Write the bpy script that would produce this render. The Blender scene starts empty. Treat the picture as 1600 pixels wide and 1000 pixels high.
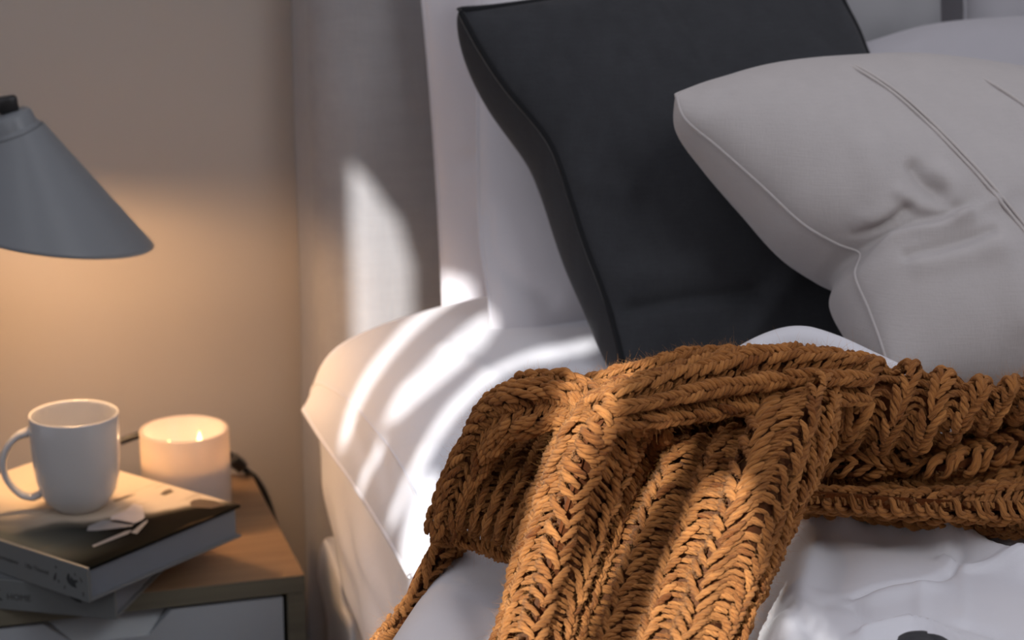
import bpy, math
import numpy as np
from mathutils import Matrix, Vector

rng = np.random.default_rng(7)
SC = bpy.context.scene
COL = SC.collection

# ------------------------------------------------------------------ camera, world, lights, exposure
CAM = np.array([0.0, 0.0, 1.30])
F = 3300.0
PITCH, YAW = math.radians(15.7), math.radians(16.6)
FW = np.array([math.sin(YAW) * math.cos(PITCH), math.cos(YAW) * math.cos(PITCH), -math.sin(PITCH)])
RT = np.array([math.cos(YAW), -math.sin(YAW), 0.0])
UP = np.cross(RT, FW)
cam = bpy.data.cameras.new('camera')
cam.sensor_width = 36.0
cam.lens = 36.0 * F / 1600.0
cam.clip_start = 0.05
cam.dof.use_dof = True
cam.dof.focus_distance = 1.46
cam.dof.aperture_fstop = 7.5
cam_o = bpy.data.objects.new('camera', cam)
COL.objects.link(cam_o)
M = Matrix(((RT[0], UP[0], -FW[0], CAM[0]), (RT[1], UP[1], -FW[1], CAM[1]), (RT[2], UP[2], -FW[2], CAM[2]), (0, 0, 0, 1)))
cam_o.matrix_world = M
SC.camera = cam_o

SC.view_settings.view_transform = 'Standard'
SC.view_settings.look = 'None'
SC.view_settings.gamma = 1.0
SC.view_settings.use_curve_mapping = False
SC.view_settings.exposure = 0.0

world = bpy.data.worlds.new('world')
SC.world = world
world.use_nodes = True
bg = world.node_tree.nodes['Background']
bg.inputs[0].default_value = (0.86, 0.86, 1.0, 1)
bg.inputs[1].default_value = 0.45

SUN_DIR = np.array([0.47, 0.80, -0.46])           # travel direction of the sunlight
SUN_DIR = SUN_DIR / np.linalg.norm(SUN_DIR)
def light(name, kind, loc, energy, color, **kw):
    l = bpy.data.lights.new(name, kind)
    l.energy = energy
    l.color = color
    for k, v in kw.items():
        setattr(l, k, v)
    o = bpy.data.objects.new(name, l)
    o.location = loc
    COL.objects.link(o)
    return o
sun = light('sun', 'SUN', (-1, -2, 3), 6.6, (1.0, 0.985, 0.965), angle=math.radians(0.48))
sun.rotation_euler = Vector(SUN_DIR.tolist()).to_track_quat('-Z', 'Y').to_euler()
for wx, wz, we, wsx in ((-0.85, 1.95, 9.0, 1.2), (1.05, 2.00, 17.0, 0.7)):
    win = light('window_daylight', 'AREA', (wx, -0.18, wz), we, (0.92, 0.94, 1.0), shape='RECTANGLE', size=wsx, size_y=1.4)
    win.rotation_euler = (Vector((0.75, 1.5, 0.75)) - Vector((wx, -0.18, wz))).to_track_quat('-Z', 'Y').to_euler()

# ------------------------------------------------------------------ measuring helpers (a pixel of the photograph -> a point of the room)
def ray(x, y):
    return FW * F + RT * (x - 800.0) - UP * (y - 500.0)
def at_z(x, y, z):
    r = ray(x, y)
    return CAM + r * (z - CAM[2]) / r[2]
def at_y(x, y, Y):
    r = ray(x, y)
    return CAM + r * (Y - CAM[1]) / r[1]
def at_x(x, y, X):
    r = ray(x, y)
    return CAM + r * (X - CAM[0]) / r[0]
def at_plane(x, y, p0, n):
    r = ray(x, y)
    return CAM + r * (np.dot(p0 - CAM, n) / np.dot(r, n))
def unit(v):
    return v / (np.linalg.norm(v, axis=-1, keepdims=True) + 1e-12)

# ------------------------------------------------------------------ object helpers
def tag(o, label=None, cat=None, group=None, kind=None):
    if label: o['label'] = label
    if cat: o['category'] = cat
    if group: o['group'] = group
    if kind: o['kind'] = kind
    return o
def thing(name, label, cat, loc=(0, 0, 0), group=None):
    o = bpy.data.objects.new(name, None)
    o.empty_display_size = 0.05
    o.location = loc
    COL.objects.link(o)
    return tag(o, label, cat, group)
def link(name, me, mat, parent=None, smooth=True):
    o = bpy.data.objects.new(name, me)
    COL.objects.link(o)
    if mat is not None:
        me.materials.append(mat)
    if smooth:
        me.polygons.foreach_set('use_smooth', np.ones(len(me.polygons), dtype=bool))
    if parent is not None:
        o.parent = parent
        o.matrix_parent_inverse = Matrix.Translation(parent.location).inverted()
    me.update()
    return o
def quads(name, V, Q):
    """mesh from a vertex array and a quad index array"""
    V = np.ascontiguousarray(V, dtype=np.float32)
    Q = np.ascontiguousarray(Q, dtype=np.int32)
    me = bpy.data.meshes.new(name)
    me.vertices.add(len(V))
    me.vertices.foreach_set('co', V.ravel())
    me.loops.add(Q.size)
    me.loops.foreach_set('vertex_index', Q.ravel())
    me.polygons.add(len(Q))
    me.polygons.foreach_set('loop_start', np.arange(0, Q.size, 4, dtype=np.int32))
    me.update(calc_edges=True)
    me.validate()
    return me
def pyd(name, V, Fc):
    me = bpy.data.meshes.new(name)
    me.from_pydata([tuple(map(float, v)) for v in V], [], Fc)
    me.update()
    return me
def grid_q(nv, nu, off=0, wrap=False):
    i, j = np.meshgrid(np.arange(nv - 1), np.arange(nu if wrap else nu - 1), indexing='ij')
    a = i * nu + j
    b = i * nu + (j + 1) % nu
    return (np.stack([a, b, b + nu, a + nu], -1).reshape(-1, 4) + off)
def catmull(P, n):
    P = np.asarray(P, float)
    m = len(P)
    if m == 2:
        t = np.linspace(0, 1, n)[:, None]
        return P[0].reshape(1, -1) * (1 - t) + P[1].reshape(1, -1) * t
    d = np.r_[0, np.cumsum(np.linalg.norm(np.diff(P.reshape(m, -1), axis=0), axis=1) ** 0.8 + 1e-4)]
    T = np.zeros_like(P)
    for i in range(m):
        a, b = max(i - 1, 0), min(i + 1, m - 1)
        T[i] = (P[b] - P[a]) / (d[b] - d[a])
    t = np.linspace(0, d[-1], n)
    k = np.clip(np.searchsorted(d, t, side='right') - 1, 0, m - 2)
    h = d[k + 1] - d[k]
    s = (t - d[k]) / h
    sh = (n,) + (1,) * (P.ndim - 1)
    s, h = s.reshape(sh), h.reshape(sh)
    return ((2 * s**3 - 3 * s**2 + 1) * P[k] + (s**3 - 2 * s**2 + s) * h * T[k]
            + (-2 * s**3 + 3 * s**2) * P[k + 1] + (s**3 - s**2) * h * T[k + 1])
def arc(P, n):
    Q = catmull(P, 240)
    d = np.r_[0, np.cumsum(np.linalg.norm(np.diff(Q, axis=0), axis=1))]
    t = np.linspace(0, d[-1], n)
    return np.stack([np.interp(t, d, Q[:, i]) for i in range(3)], 1)
def net(ctrl, nv, nu):
    """smooth surface through a grid of control points (rows, cols, 3)"""
    A = catmull(np.asarray(ctrl, float), nv)
    return np.swapaxes(catmull(np.swapaxes(A, 0, 1), nu), 0, 1)
def smooth_noise(shape, cells, amp):
    a = rng.normal(size=(cells[0] + 3, cells[1] + 3))
    g = net(a[..., None], shape[0], shape[1])[..., 0]
    return g * amp
def tube_mesh(name, pts, rad, n=10, cap=True):
    P = np.asarray(pts, float)
    T = unit(np.gradient(P, axis=0))
    ref = np.array([0.13, 0.21, 1.0])
    B = unit(np.cross(T, ref))
    N = np.cross(B, T)
    th = np.linspace(0, 2 * np.pi, n, endpoint=False)
    r = np.broadcast_to(np.asarray(rad, float), (len(P),))
    V = P[:, None, :] + r[:, None, None] * (np.cos(th)[None, :, None] * N[:, None] + np.sin(th)[None, :, None] * B[:, None])
    V = V.reshape(-1, 3)
    Fc = [list(map(int, q)) for q in grid_q(len(P), n, wrap=True)]
    if cap:
        Fc += [list(range(n)), list(range((len(P) - 1) * n, len(P) * n))[::-1]]
    return pyd(name, V, Fc)
def lathe_mesh(name, prof, n=64, mat4=None):
    """surface of revolution of (radius, height) pairs; closed where the radius is zero"""
    th = np.linspace(0, 2 * np.pi, n, endpoint=False)
    V = np.array([[r * np.cos(t), r * np.sin(t), z] for r, z in prof for t in th])
    if mat4 is not None:
        V = V @ np.array(mat4.to_3x3()).T + np.array(mat4.translation)
    return quads(name, V, grid_q(len(prof), n, wrap=True))
def box_mesh(name, lo, hi, bevel=0.0, axes=None, org=(0, 0, 0), seg=2):
    import bmesh
    lo, hi = np.array(lo, float), np.array(hi, float)
    bm = bmesh.new()
    bmesh.ops.create_cube(bm, size=1.0)
    c, s = (lo + hi) / 2, hi - lo
    for v in bm.verts:
        v.co = Vector((v.co.x * s[0] + c[0], v.co.y * s[1] + c[1], v.co.z * s[2] + c[2]))
    if bevel:
        bmesh.ops.bevel(bm, geom=bm.edges[:], offset=bevel, segments=seg, affect='EDGES', profile=0.5)
    if axes is not None:
        A = np.array(axes, float)
        o = np.array(org, float)
        for v in bm.verts:
            v.co = Vector((o + v.co.x * A[0] + v.co.y * A[1] + v.co.z * A[2]).tolist())
    bmesh.ops.recalc_face_normals(bm, faces=bm.faces[:])
    me = bpy.data.meshes.new(name)
    bm.to_mesh(me)
    bm.free()
    return me

# ------------------------------------------------------------------ materials
def mat_new(name):
    m = bpy.data.materials.new(name)
    m.use_nodes = True
    nt = m.node_tree
    return m, nt, nt.nodes['Principled BSDF']
def node(nt, kind, **kw):
    n = nt.nodes.new(kind)
    for k, v in kw.items():
        if hasattr(n, k):
            setattr(n, k, v)
        else:
            n.inputs[k.replace('_', ' ')].default_value = v
    return n
def plain(name, col, rough=0.6, bump=0.0, scale=200.0, var=0.04, metal=0.0, spec=0.5, coat=0.0):
    m, nt, b = mat_new(name)
    tc = node(nt, 'ShaderNodeTexCoord')
    nz = node(nt, 'ShaderNodeTexNoise', Scale=scale, Detail=3.0)
    nt.links.new(tc.outputs['Object'], nz.inputs['Vector'])
    rp = node(nt, 'ShaderNodeMixRGB')
    rp.inputs[1].default_value = tuple(c * (1 - var) for c in col) + (1,)
    rp.inputs[2].default_value = tuple(min(1, c * (1 + var)) for c in col) + (1,)
    nt.links.new(nz.outputs['Fac'], rp.inputs[0])
    nt.links.new(rp.outputs[0], b.inputs['Base Color'])
    b.inputs['Roughness'].default_value = rough
    b.inputs['Metallic'].default_value = metal
    b.inputs['Specular IOR Level'].default_value = spec
    b.inputs['Coat Weight'].default_value = coat
    if bump:
        bp = node(nt, 'ShaderNodeBump', Strength=bump, Distance=0.001)
        nt.links.new(nz.outputs['Fac'], bp.inputs['Height'])
        nt.links.new(bp.outputs[0], b.inputs['Normal'])
    return m
def cloth(name, col, weave=700.0, strength=0.25, slub=0.06, sheen=0.25, rough=0.9, wr=0.0, wr_scale=14.0, stretch=(1, 1, 0.25), transl=0.0):
    """woven cloth: slubs run along two directions, plus soft wrinkles"""
    m, nt, b = mat_new(name)
    tc = node(nt, 'ShaderNodeTexCoord')
    outs = []
    for sc in ((1.0, 1.0, 0.12), (0.12, 0.12, 1.0)):
        mp = node(nt, 'ShaderNodeMapping')
        mp.inputs['Scale'].default_value = sc
        nt.links.new(tc.outputs['Object'], mp.inputs['Vector'])
        nz = node(nt, 'ShaderNodeTexNoise', Scale=weave, Detail=2.0)
        nt.links.new(mp.outputs[0], nz.inputs['Vector'])
        outs.append(nz.outputs['Fac'])
    ad = node(nt, 'ShaderNodeMath', operation='ADD')
    nt.links.new(outs[0], ad.inputs[0])
    nt.links.new(outs[1], ad.inputs[1])
    mp2 = node(nt, 'ShaderNodeMapping')
    mp2.inputs['Scale'].default_value = stretch
    nt.links.new(tc.outputs['Object'], mp2.inputs['Vector'])
    lo = node(nt, 'ShaderNodeTexNoise', Scale=60.0, Detail=4.0)
    nt.links.new(mp2.outputs[0], lo.inputs['Vector'])
    mx = node(nt, 'ShaderNodeMixRGB')
    mx.inputs[1].default_value = tuple(c * (1 - slub) for c in col) + (1,)
    mx.inputs[2].default_value = tuple(min(1, c * (1 + slub)) for c in col) + (1,)
    sm = node(nt, 'ShaderNodeMath', operation='MULTIPLY_ADD')
    sm.inputs[1].default_value = 0.5
    nt.links.new(ad.outputs[0], sm.inputs[0])
    nt.links.new(lo.outputs['Fac'], sm.inputs[2])
    su = node(nt, 'ShaderNodeMath', operation='SUBTRACT')
    su.inputs[1].default_value = 0.5
    nt.links.new(sm.outputs[0], su.inputs[0])
    nt.links.new(su.outputs[0], mx.inputs[0])
    nt.links.new(mx.outputs[0], b.inputs['Base Color'])
    bp = node(nt, 'ShaderNodeBump', Strength=strength, Distance=0.0006)
    nt.links.new(ad.outputs[0], bp.inputs['Height'])
    last = bp
    if wr:
        wn = node(nt, 'ShaderNodeTexNoise', Scale=wr_scale, Detail=3.0, Distortion=1.2)
        nt.links.new(tc.outputs['Object'], wn.inputs['Vector'])
        b2 = node(nt, 'ShaderNodeBump', Strength=wr, Distance=0.012)
        nt.links.new(wn.outputs['Fac'], b2.inputs['Height'])
        nt.links.new(bp.outputs[0], b2.inputs['Normal'])
        last = b2
    nt.links.new(last.outputs[0], b.inputs['Normal'])
    b.inputs['Roughness'].default_value = rough
    b.inputs['Specular IOR Level'].default_value = 0.25
    b.inputs['Sheen Weight'].default_value = sheen
    b.inputs['Sheen Roughness'].default_value = 0.4
    return m
def wood(name, c1, c2, axis='X', rough=0.45):
    m, nt, b = mat_new(name)
    tc = node(nt, 'ShaderNodeTexCoord')
    mp = node(nt, 'ShaderNodeMapping')
    mp.inputs['Scale'].default_value = {'X': (2.0, 40.0, 40.0), 'Z': (40.0, 40.0, 2.0)}[axis]
    nt.links.new(tc.outputs['Object'], mp.inputs['Vector'])
    nz = node(nt, 'ShaderNodeTexNoise', Scale=2.2, Detail=6.0, Distortion=0.6)
    nt.links.new(mp.outputs[0], nz.inputs['Vector'])
    cr = node(nt, 'ShaderNodeValToRGB')
    cr.color_ramp.elements[0].position, cr.color_ramp.elements[1].position = 0.3, 0.7
    cr.color_ramp.elements[0].color = c1 + (1,)
    cr.color_ramp.elements[1].color = c2 + (1,)
    nt.links.new(nz.outputs['Fac'], cr.inputs[0])
    nt.links.new(cr.outputs[0], b.inputs['Base Color'])
    b.inputs['Roughness'].default_value = rough
    bp = node(nt, 'ShaderNodeBump', Strength=0.15, Distance=0.0005)
    nt.links.new(nz.outputs['Fac'], bp.inputs['Height'])
    nt.links.new(bp.outputs[0], b.inputs['Normal'])
    return m
def yarn(name, col, col2):
    """plied wool: fibres follow each strand through the 'yarn' attribute (cos, sin, along) and every strand has its own tone"""
    m, nt, b = mat_new(name)
    at = node(nt, 'ShaderNodeAttribute', attribute_name='yarn')
    rn = node(nt, 'ShaderNodeAttribute', attribute_name='tone')
    mp = node(nt, 'ShaderNodeMapping')
    mp.inputs['Scale'].default_value = (2.2, 2.2, 0.55)
    nt.links.new(at.outputs['Vector'], mp.inputs['Vector'])
    nz = node(nt, 'ShaderNodeTexNoise', Scale=2.6, Detail=4.0, Roughness=0.65, Distortion=0.3)
    nt.links.new(mp.outputs[0], nz.inputs['Vector'])
    tone = node(nt, 'ShaderNodeMath', operation='MULTIPLY_ADD')
    tone.inputs[1].default_value = 1.3
    nt.links.new(nz.outputs['Fac'], tone.inputs[0])
    nt.links.new(rn.outputs['Fac'], tone.inputs[2])
    cr = node(nt, 'ShaderNodeValToRGB')
    cr.color_ramp.elements[0].position, cr.color_ramp.elements[1].position = 0.30, 0.95
    cr.color_ramp.elements[0].color = col + (1,)
    cr.color_ramp.elements[1].color = col2 + (1,)
    nt.links.new(tone.outputs[0], cr.inputs[0])
    nt.links.new(cr.outputs[0], b.inputs['Base Color'])
    bp = node(nt, 'ShaderNodeBump', Strength=0.9, Distance=0.0012)
    nt.links.new(nz.outputs['Fac'], bp.inputs['Height'])
    nt.links.new(bp.outputs[0], b.inputs['Normal'])
    b.inputs['Roughness'].default_value = 0.95
    b.inputs['Specular IOR Level'].default_value = 0.15
    b.inputs['Sheen Weight'].default_value = 0.15
    b.inputs['Sheen Roughness'].default_value = 0.5
    b.inputs['Sheen Tint'].default_value = (1.0, 0.75, 0.5, 1)
    return m

MT = dict(
    wall=plain('wall_paint', (0.42, 0.375, 0.335), 0.85, 0.12, 900.0, 0.03),
    floor=wood('floor_boards', (0.05, 0.035, 0.025), (0.09, 0.06, 0.04)),
    headboard=cloth('headboard_linen', (0.32, 0.31, 0.315), 420.0, 0.5, 0.10, stretch=(0.1, 1, 1.0)),
    white=cloth('white_cotton', (0.76, 0.76, 0.80), 1100.0, 0.12, 0.015, wr=0.10, wr_scale=9.0),
    sham=cloth('sham_cotton', (0.66, 0.64, 0.67), 1100.0, 0.12, 0.02, wr=0.12, wr_scale=11.0),
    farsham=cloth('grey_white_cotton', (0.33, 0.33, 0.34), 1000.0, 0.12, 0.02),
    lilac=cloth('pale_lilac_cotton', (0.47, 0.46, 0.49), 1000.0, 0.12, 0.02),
    charcoal=cloth('charcoal_linen', (0.040, 0.042, 0.047), 620.0, 0.35, 0.22, sheen=0.10, wr=0.16, wr_scale=12.0),
    beige=cloth('beige_linen', (0.52, 0.49, 0.48), 620.0, 0.35, 0.05, wr=0.16, wr_scale=10.0),
    beige_dark=cloth('beige_piping', (0.56, 0.52, 0.50), 620.0, 0.3, 0.05),
    charcoal_seam=cloth('charcoal_piping', (0.012, 0.013, 0.015), 620.0, 0.3, 0.1),
    oak=wood('oak_veneer', (0.17, 0.10, 0.053), (0.26, 0.16, 0.088), 'X'),
    oak_edge=wood('oak_edging', (0.10, 0.092, 0.066), (0.145, 0.132, 0.094), 'X'),
    drawer=plain('drawer_lacquer', (0.33, 0.36, 0.39), 0.35, 0.0, 50.0, 0.01),
    recess=plain('drawer_recess', (0.34, 0.375, 0.40), 0.45, 0.0, 50.0, 0.01),
    dark=plain('dark_carcass', (0.02, 0.02, 0.02), 0.8),
    lamp=plain('lamp_grey_lacquer', (0.20, 0.215, 0.23), 0.40, 0.0, 60.0, 0.01),
    lamp_in=plain('lamp_white_inside', (0.80, 0.78, 0.74), 0.6),
    black=plain('black_plastic', (0.012, 0.012, 0.013), 0.35),
    mug=plain('white_glaze', (0.50, 0.49, 0.485), 0.12, 0.0, 40.0, 0.01, coat=0.3),
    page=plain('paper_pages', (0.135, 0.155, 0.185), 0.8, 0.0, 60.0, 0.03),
    cover_grey=plain('grey_book_cloth', (0.12, 0.13, 0.137), 0.55, 0.1, 500.0, 0.03),
    spine_grey=plain('grey_spine_paper', (0.115, 0.125, 0.125), 0.5, 0.0, 200.0, 0.03),
    ink=plain('black_ink', (0.012, 0.016, 0.018), 0.5),
    ink_soft=plain('grey_ink', (0.03, 0.03, 0.03), 0.5),
    yarn=yarn('rust_wool', (0.165, 0.040, 0.006), (0.66, 0.28, 0.08)),
)
def print_lines():
    """page block: fine leaf lines"""
    m = MT['page']
    nt = m.node_tree
    b = nt.nodes['Principled BSDF']
    tc = node(nt, 'ShaderNodeTexCoord')
    wv = node(nt, 'ShaderNodeTexWave', bands_direction='Z', Scale=260.0, Distortion=1.5)
    nt.links.new(tc.outputs['Object'], wv.inputs['Vector'])
    bp = node(nt, 'ShaderNodeBump', Strength=0.35, Distance=0.0004)
    nt.links.new(wv.outputs['Fac'], bp.inputs['Height'])
    nt.links.new(bp.outputs[0], b.inputs['Normal'])
print_lines()
def photo_cover():
    """printed cover in the object's own axes: x along the spine, y across; dusk hillside below a pale sky"""
    m, nt, b = mat_new('printed_cover')
    tc = node(nt, 'ShaderNodeTexCoord')
    sp = node(nt, 'ShaderNodeSeparateXYZ')
    nt.links.new(tc.outputs['Object'], sp.inputs[0])
    nz = node(nt, 'ShaderNodeTexNoise', Scale=14.0, Detail=3.0)
    nt.links.new(tc.outputs['Object'], nz.inputs['Vector'])
    # hill line: x (distance from the head edge) plus noise and a lean with y
    a = node(nt, 'ShaderNodeMath', operation='MULTIPLY_ADD')
    a.inputs[1].default_value = 0.05
    nt.links.new(nz.outputs['Fac'], a.inputs[0])
    nt.links.new(sp.outputs['X'], a.inputs[2])
    a2 = node(nt, 'ShaderNodeMath', operation='MULTIPLY_ADD')
    a2.inputs[1].default_value = 0.62
    nt.links.new(sp.outputs['Y'], a2.inputs[0])
    nt.links.new(a.outputs[0], a2.inputs[2])
    cr = node(nt, 'ShaderNodeValToRGB')
    e = cr.color_ramp.elements
    e[0].position, e[0].color = 0.0, (0.006, 0.007, 0.006, 1)
    e[1].position, e[1].color = 0.140, (0.012, 0.010, 0.008, 1)
    for p, c in ((0.152, (0.10, 0.085, 0.065, 1)), (0.163, (0.50, 0.42, 0.33, 1)), (0.32, (0.56, 0.47, 0.37, 1))):
        q = e.new(p)
        q.color = c
    nt.links.new(a2.outputs[0], cr.inputs[0])
    # green-grey haze of the slope at the spine side
    ramp = node(nt, 'ShaderNodeMapRange')
    ramp.inputs['From Min'].default_value = 0.075
    ramp.inputs['From Max'].default_value = 0.01
    nt.links.new(sp.outputs['Y'], ramp.inputs['Value'])
    ramp2 = node(nt, 'ShaderNodeMapRange')
    ramp2.inputs['From Min'].default_value = 0.01
    ramp2.inputs['From Max'].default_value = 0.06
    nt.links.new(sp.outputs['X'], ramp2.inputs['Value'])
    mul = node(nt, 'ShaderNodeMath', operation='MULTIPLY')
    nt.links.new(ramp.outputs[0], mul.inputs[0])
    nt.links.new(ramp2.outputs[0], mul.inputs[1])
    mx = node(nt, 'ShaderNodeMixRGB')
    nt.links.new(mul.outputs[0], mx.inputs[0])
    nt.links.new(cr.outputs[0], mx.inputs[1])
    mx.inputs[2].default_value = (0.075, 0.082, 0.075, 1)
    # faint grassy strokes in the pale part
    wv = node(nt, 'ShaderNodeTexNoise', Scale=60.0, Detail=4.0)
    mp = node(nt, 'ShaderNodeMapping')
    mp.inputs['Scale'].default_value = (1.0, 0.18, 1.0)
    mp.inputs['Rotation'].default_value = (0, 0, 0.5)
    nt.links.new(tc.outputs['Object'], mp.inputs['Vector'])
    nt.links.new(mp.outputs[0], wv.inputs['Vector'])
    r3 = node(nt, 'ShaderNodeMapRange')
    r3.inputs['From Min'].default_value = 0.60
    r3.inputs['From Max'].default_value = 0.72
    r3.inputs['To Max'].default_value = 0.5
    nt.links.new(wv.outputs['Fac'], r3.inputs['Value'])
    mx2 = node(nt, 'ShaderNodeMixRGB')
    nt.links.new(r3.outputs[0], mx2.inputs[0])
    nt.links.new(mx.outputs[0], mx2.inputs[1])
    mx2.inputs[2].default_value = (0.14, 0.09, 0.05, 1)
    nt.links.new(mx2.outputs[0], b.inputs['Base Color'])
    b.inputs['Roughness'].default_value = 0.7
    b.inputs['Specular IOR Level'].default_value = 0.0
    return m
MT['print'] = photo_cover()
def emit(name, col, s):
    m = bpy.data.materials.new(name)
    m.use_nodes = True
    nt = m.node_tree
    nt.nodes.clear()
    e = nt.nodes.new('ShaderNodeEmission')
    e.inputs[0].default_value = col + (1,)
    e.inputs[1].default_value = s
    o = nt.nodes.new('ShaderNodeOutputMaterial')
    nt.links.new(e.outputs[0], o.inputs[0])
    return m
def opal(name, col, tr=0.6):
    m, nt, b = mat_new(name)
    b.inputs['Base Color'].default_value = col + (1,)
    b.inputs['Roughness'].default_value = 0.18
    t = node(nt, 'ShaderNodeBsdfTranslucent')
    t.inputs[0].default_value = (min(1, col[0] * 1.32), col[1] * 1.2, col[2] * 0.92, 1)
    mx = node(nt, 'ShaderNodeMixShader')
    mx.inputs[0].default_value = tr
    nt.links.new(b.outputs[0], mx.inputs[1])
    nt.links.new(t.outputs[0], mx.inputs[2])
    nt.links.new(mx.outputs[0], nt.nodes['Material Output'].inputs['Surface'])
    return m

# ------------------------------------------------------------------ setting
WALL_Y = 2.16
def struct(name, me, m, smooth=False):
    return tag(link(name, me, m, None, smooth), kind='structure')
struct('floor', box_mesh('floor', (-2.4, -2.2, -0.05), (3.2, WALL_Y, 0.0)), MT['floor'])
struct('wall_back', box_mesh('wall_back', (-2.4, WALL_Y, 0.0), (3.2, WALL_Y + 0.1, 2.7)), MT['wall'])

# ------------------------------------------------------------------ behind the camera: unseen panel added, its holes cut to shape the sun patches
FY = -0.25
struct_hi = 3.4
def add_sun_mask():
    S_ = SUN_DIR
    sd = unit(np.cross(S_, np.array([0, 0, 1.0])))
    uu = np.cross(sd, S_)
    # hole outlines for the wanted sun patches, seen along the sun
    inside = []
    def poly(*p, d=1.0): inside.append((np.array(p, float), d))
    poly((-.668, 1.685), (-.655, 1.670), (-.630, 1.645), (-.606, 1.615), (-.596, 1.58), (-.595, 1.50), (-.650, 1.45), (-.668, 1.45))
    poly((-.546, 1.556), (-.512, 1.550), (-.514, 1.520), (-.532, 1.470), (-.556, 1.396), (-.566, 1.360), (-.576, 1.360), (-.570, 1.400), (-.552, 1.460))
    poly((-.468, 1.505), (-.448, 1.490), (-.447, 1.455), (-.470, 1.420), (-.497, 1.385), (-.520, 1.370), (-.512, 1.410), (-.488, 1.460), d=0.85)
    poly((-.345, 1.475), (-.350, 1.458), (-.405, 1.440), (-.429, 1.415), (-.446, 1.385), (-.459, 1.336), (-.474, 1.285), (-.481, 1.285), (-.467, 1.340), (-.456, 1.388), (-.438, 1.425), (-.405, 1.452))
    poly((-.512, 1.366), (-.530, 1.336), (-.540, 1.310), (-.528, 1.318), (-.510, 1.350))
    poly((-.452, 1.335), (-.436, 1.315), (-.407, 1.245), (-.418, 1.190), (-.428, 1.140), (-.450, 1.140), (-.458, 1.240), (-.459, 1.300))
    poly((-.280, 1.420), (-.246, 1.400), (-.246, 1.350), (-.268, 1.300), (-.273, 1.250), (-.280, 1.140), (-.330, 1.140), (-.322, 1.250), (-.306, 1.320))
    poly((-.212, 1.352), (-.217, 1.330), (-.237, 1.285), (-.252, 1.240), (-.270, 1.150), (-.284, 1.150), (-.264, 1.240), (-.250, 1.285), (-.232, 1.330))
    poly((-.190, 1.318), (-.160, 1.318), (-.150, 1.285), (-.148, 1.230), (-.152, 1.200), (-.162, 1.140), (-.236, 1.140), (-.217, 1.235), (-.200, 1.290))
    poly((-.150, 1.250), (-.120, 1.245), (-.092, 1.215), (-.080, 1.140), (-.150, 1.140), d=0.16)
    def to_wall(a, b):
        p = sd * a + uu * b
        t = (FY - p[1]) / S_[1]
        p = p + S_ * t
        return p[0], p[2]
    def to_sun(X, Z):
        P = np.stack([X, np.full_like(X, FY), Z], -1)
        return P @ sd, P @ uu
    c = np.array([to_wall(a, b) for a in (-.70, -.03) for b in (1.12, 1.72)])
    x0, x1, z0, z1 = c[:, 0].min(), c[:, 0].max(), c[:, 1].min(), c[:, 1].max()
    nx, nz = 300, 215
    xs, zs = np.linspace(x0, x1, nx + 1), np.linspace(z0, z1, nz + 1)
    Xc, Zc = np.meshgrid((xs[:-1] + xs[1:]) / 2, (zs[:-1] + zs[1:]) / 2)
    a, b = to_sun(Xc, Zc)
    hole = np.zeros(a.shape, bool)
    for p, dens in inside:
        h = np.zeros(a.shape, bool)
        q = np.roll(p, -1, 0)
        for (xa, ya), (xb, yb) in zip(p, q):
            if ya == yb: continue
            k = ((ya > b) != (yb > b)) & (a < (xb - xa) * (b - ya) / (yb - ya) + xa)
            h ^= k
        hole |= h & (rng.random(a.shape) < dens)
    Xg, Zg = np.meshgrid(xs, zs)
    V = np.stack([Xg, FY + 0 * Xg, Zg], -1).reshape(-1, 3)
    Q = grid_q(nz + 1, nx + 1)[~hole.ravel()]
    o = link('sun_mask_panel', quads('sun_mask_panel', V, Q), MT['sham'], None, False)  # added panel, out of view, masks the sun into patches
    tag(o, kind='structure')
    V2 = [(-3.4, z) for z in ()]
    boxes = [((-3.4, 0.0), (x0, struct_hi)), ((x1, 0.0), (3.2, struct_hi)), ((x0, 0.0), (x1, z0)), ((x0, z1), (x1, struct_hi))]
    VV, FF = [], []
    for (xa, za), (xb, zb) in boxes:
        n = len(VV)
        VV += [(x, y, z) for y in (FY - 0.1, FY) for x, z in ((xa, za), (xb, za), (xb, zb), (xa, zb))]
        FF += [[n, n + 1, n + 2, n + 3], [n + 7, n + 6, n + 5, n + 4]] + [[n + i, n + 4 + i, n + 4 + (i + 1) % 4, n + (i + 1) % 4] for i in range(4)]
    struct('wall_front', pyd('wall_front', VV, FF), MT['wall'])  # unseen wall, also blocks the sun around the added panel
add_sun_mask()

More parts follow.
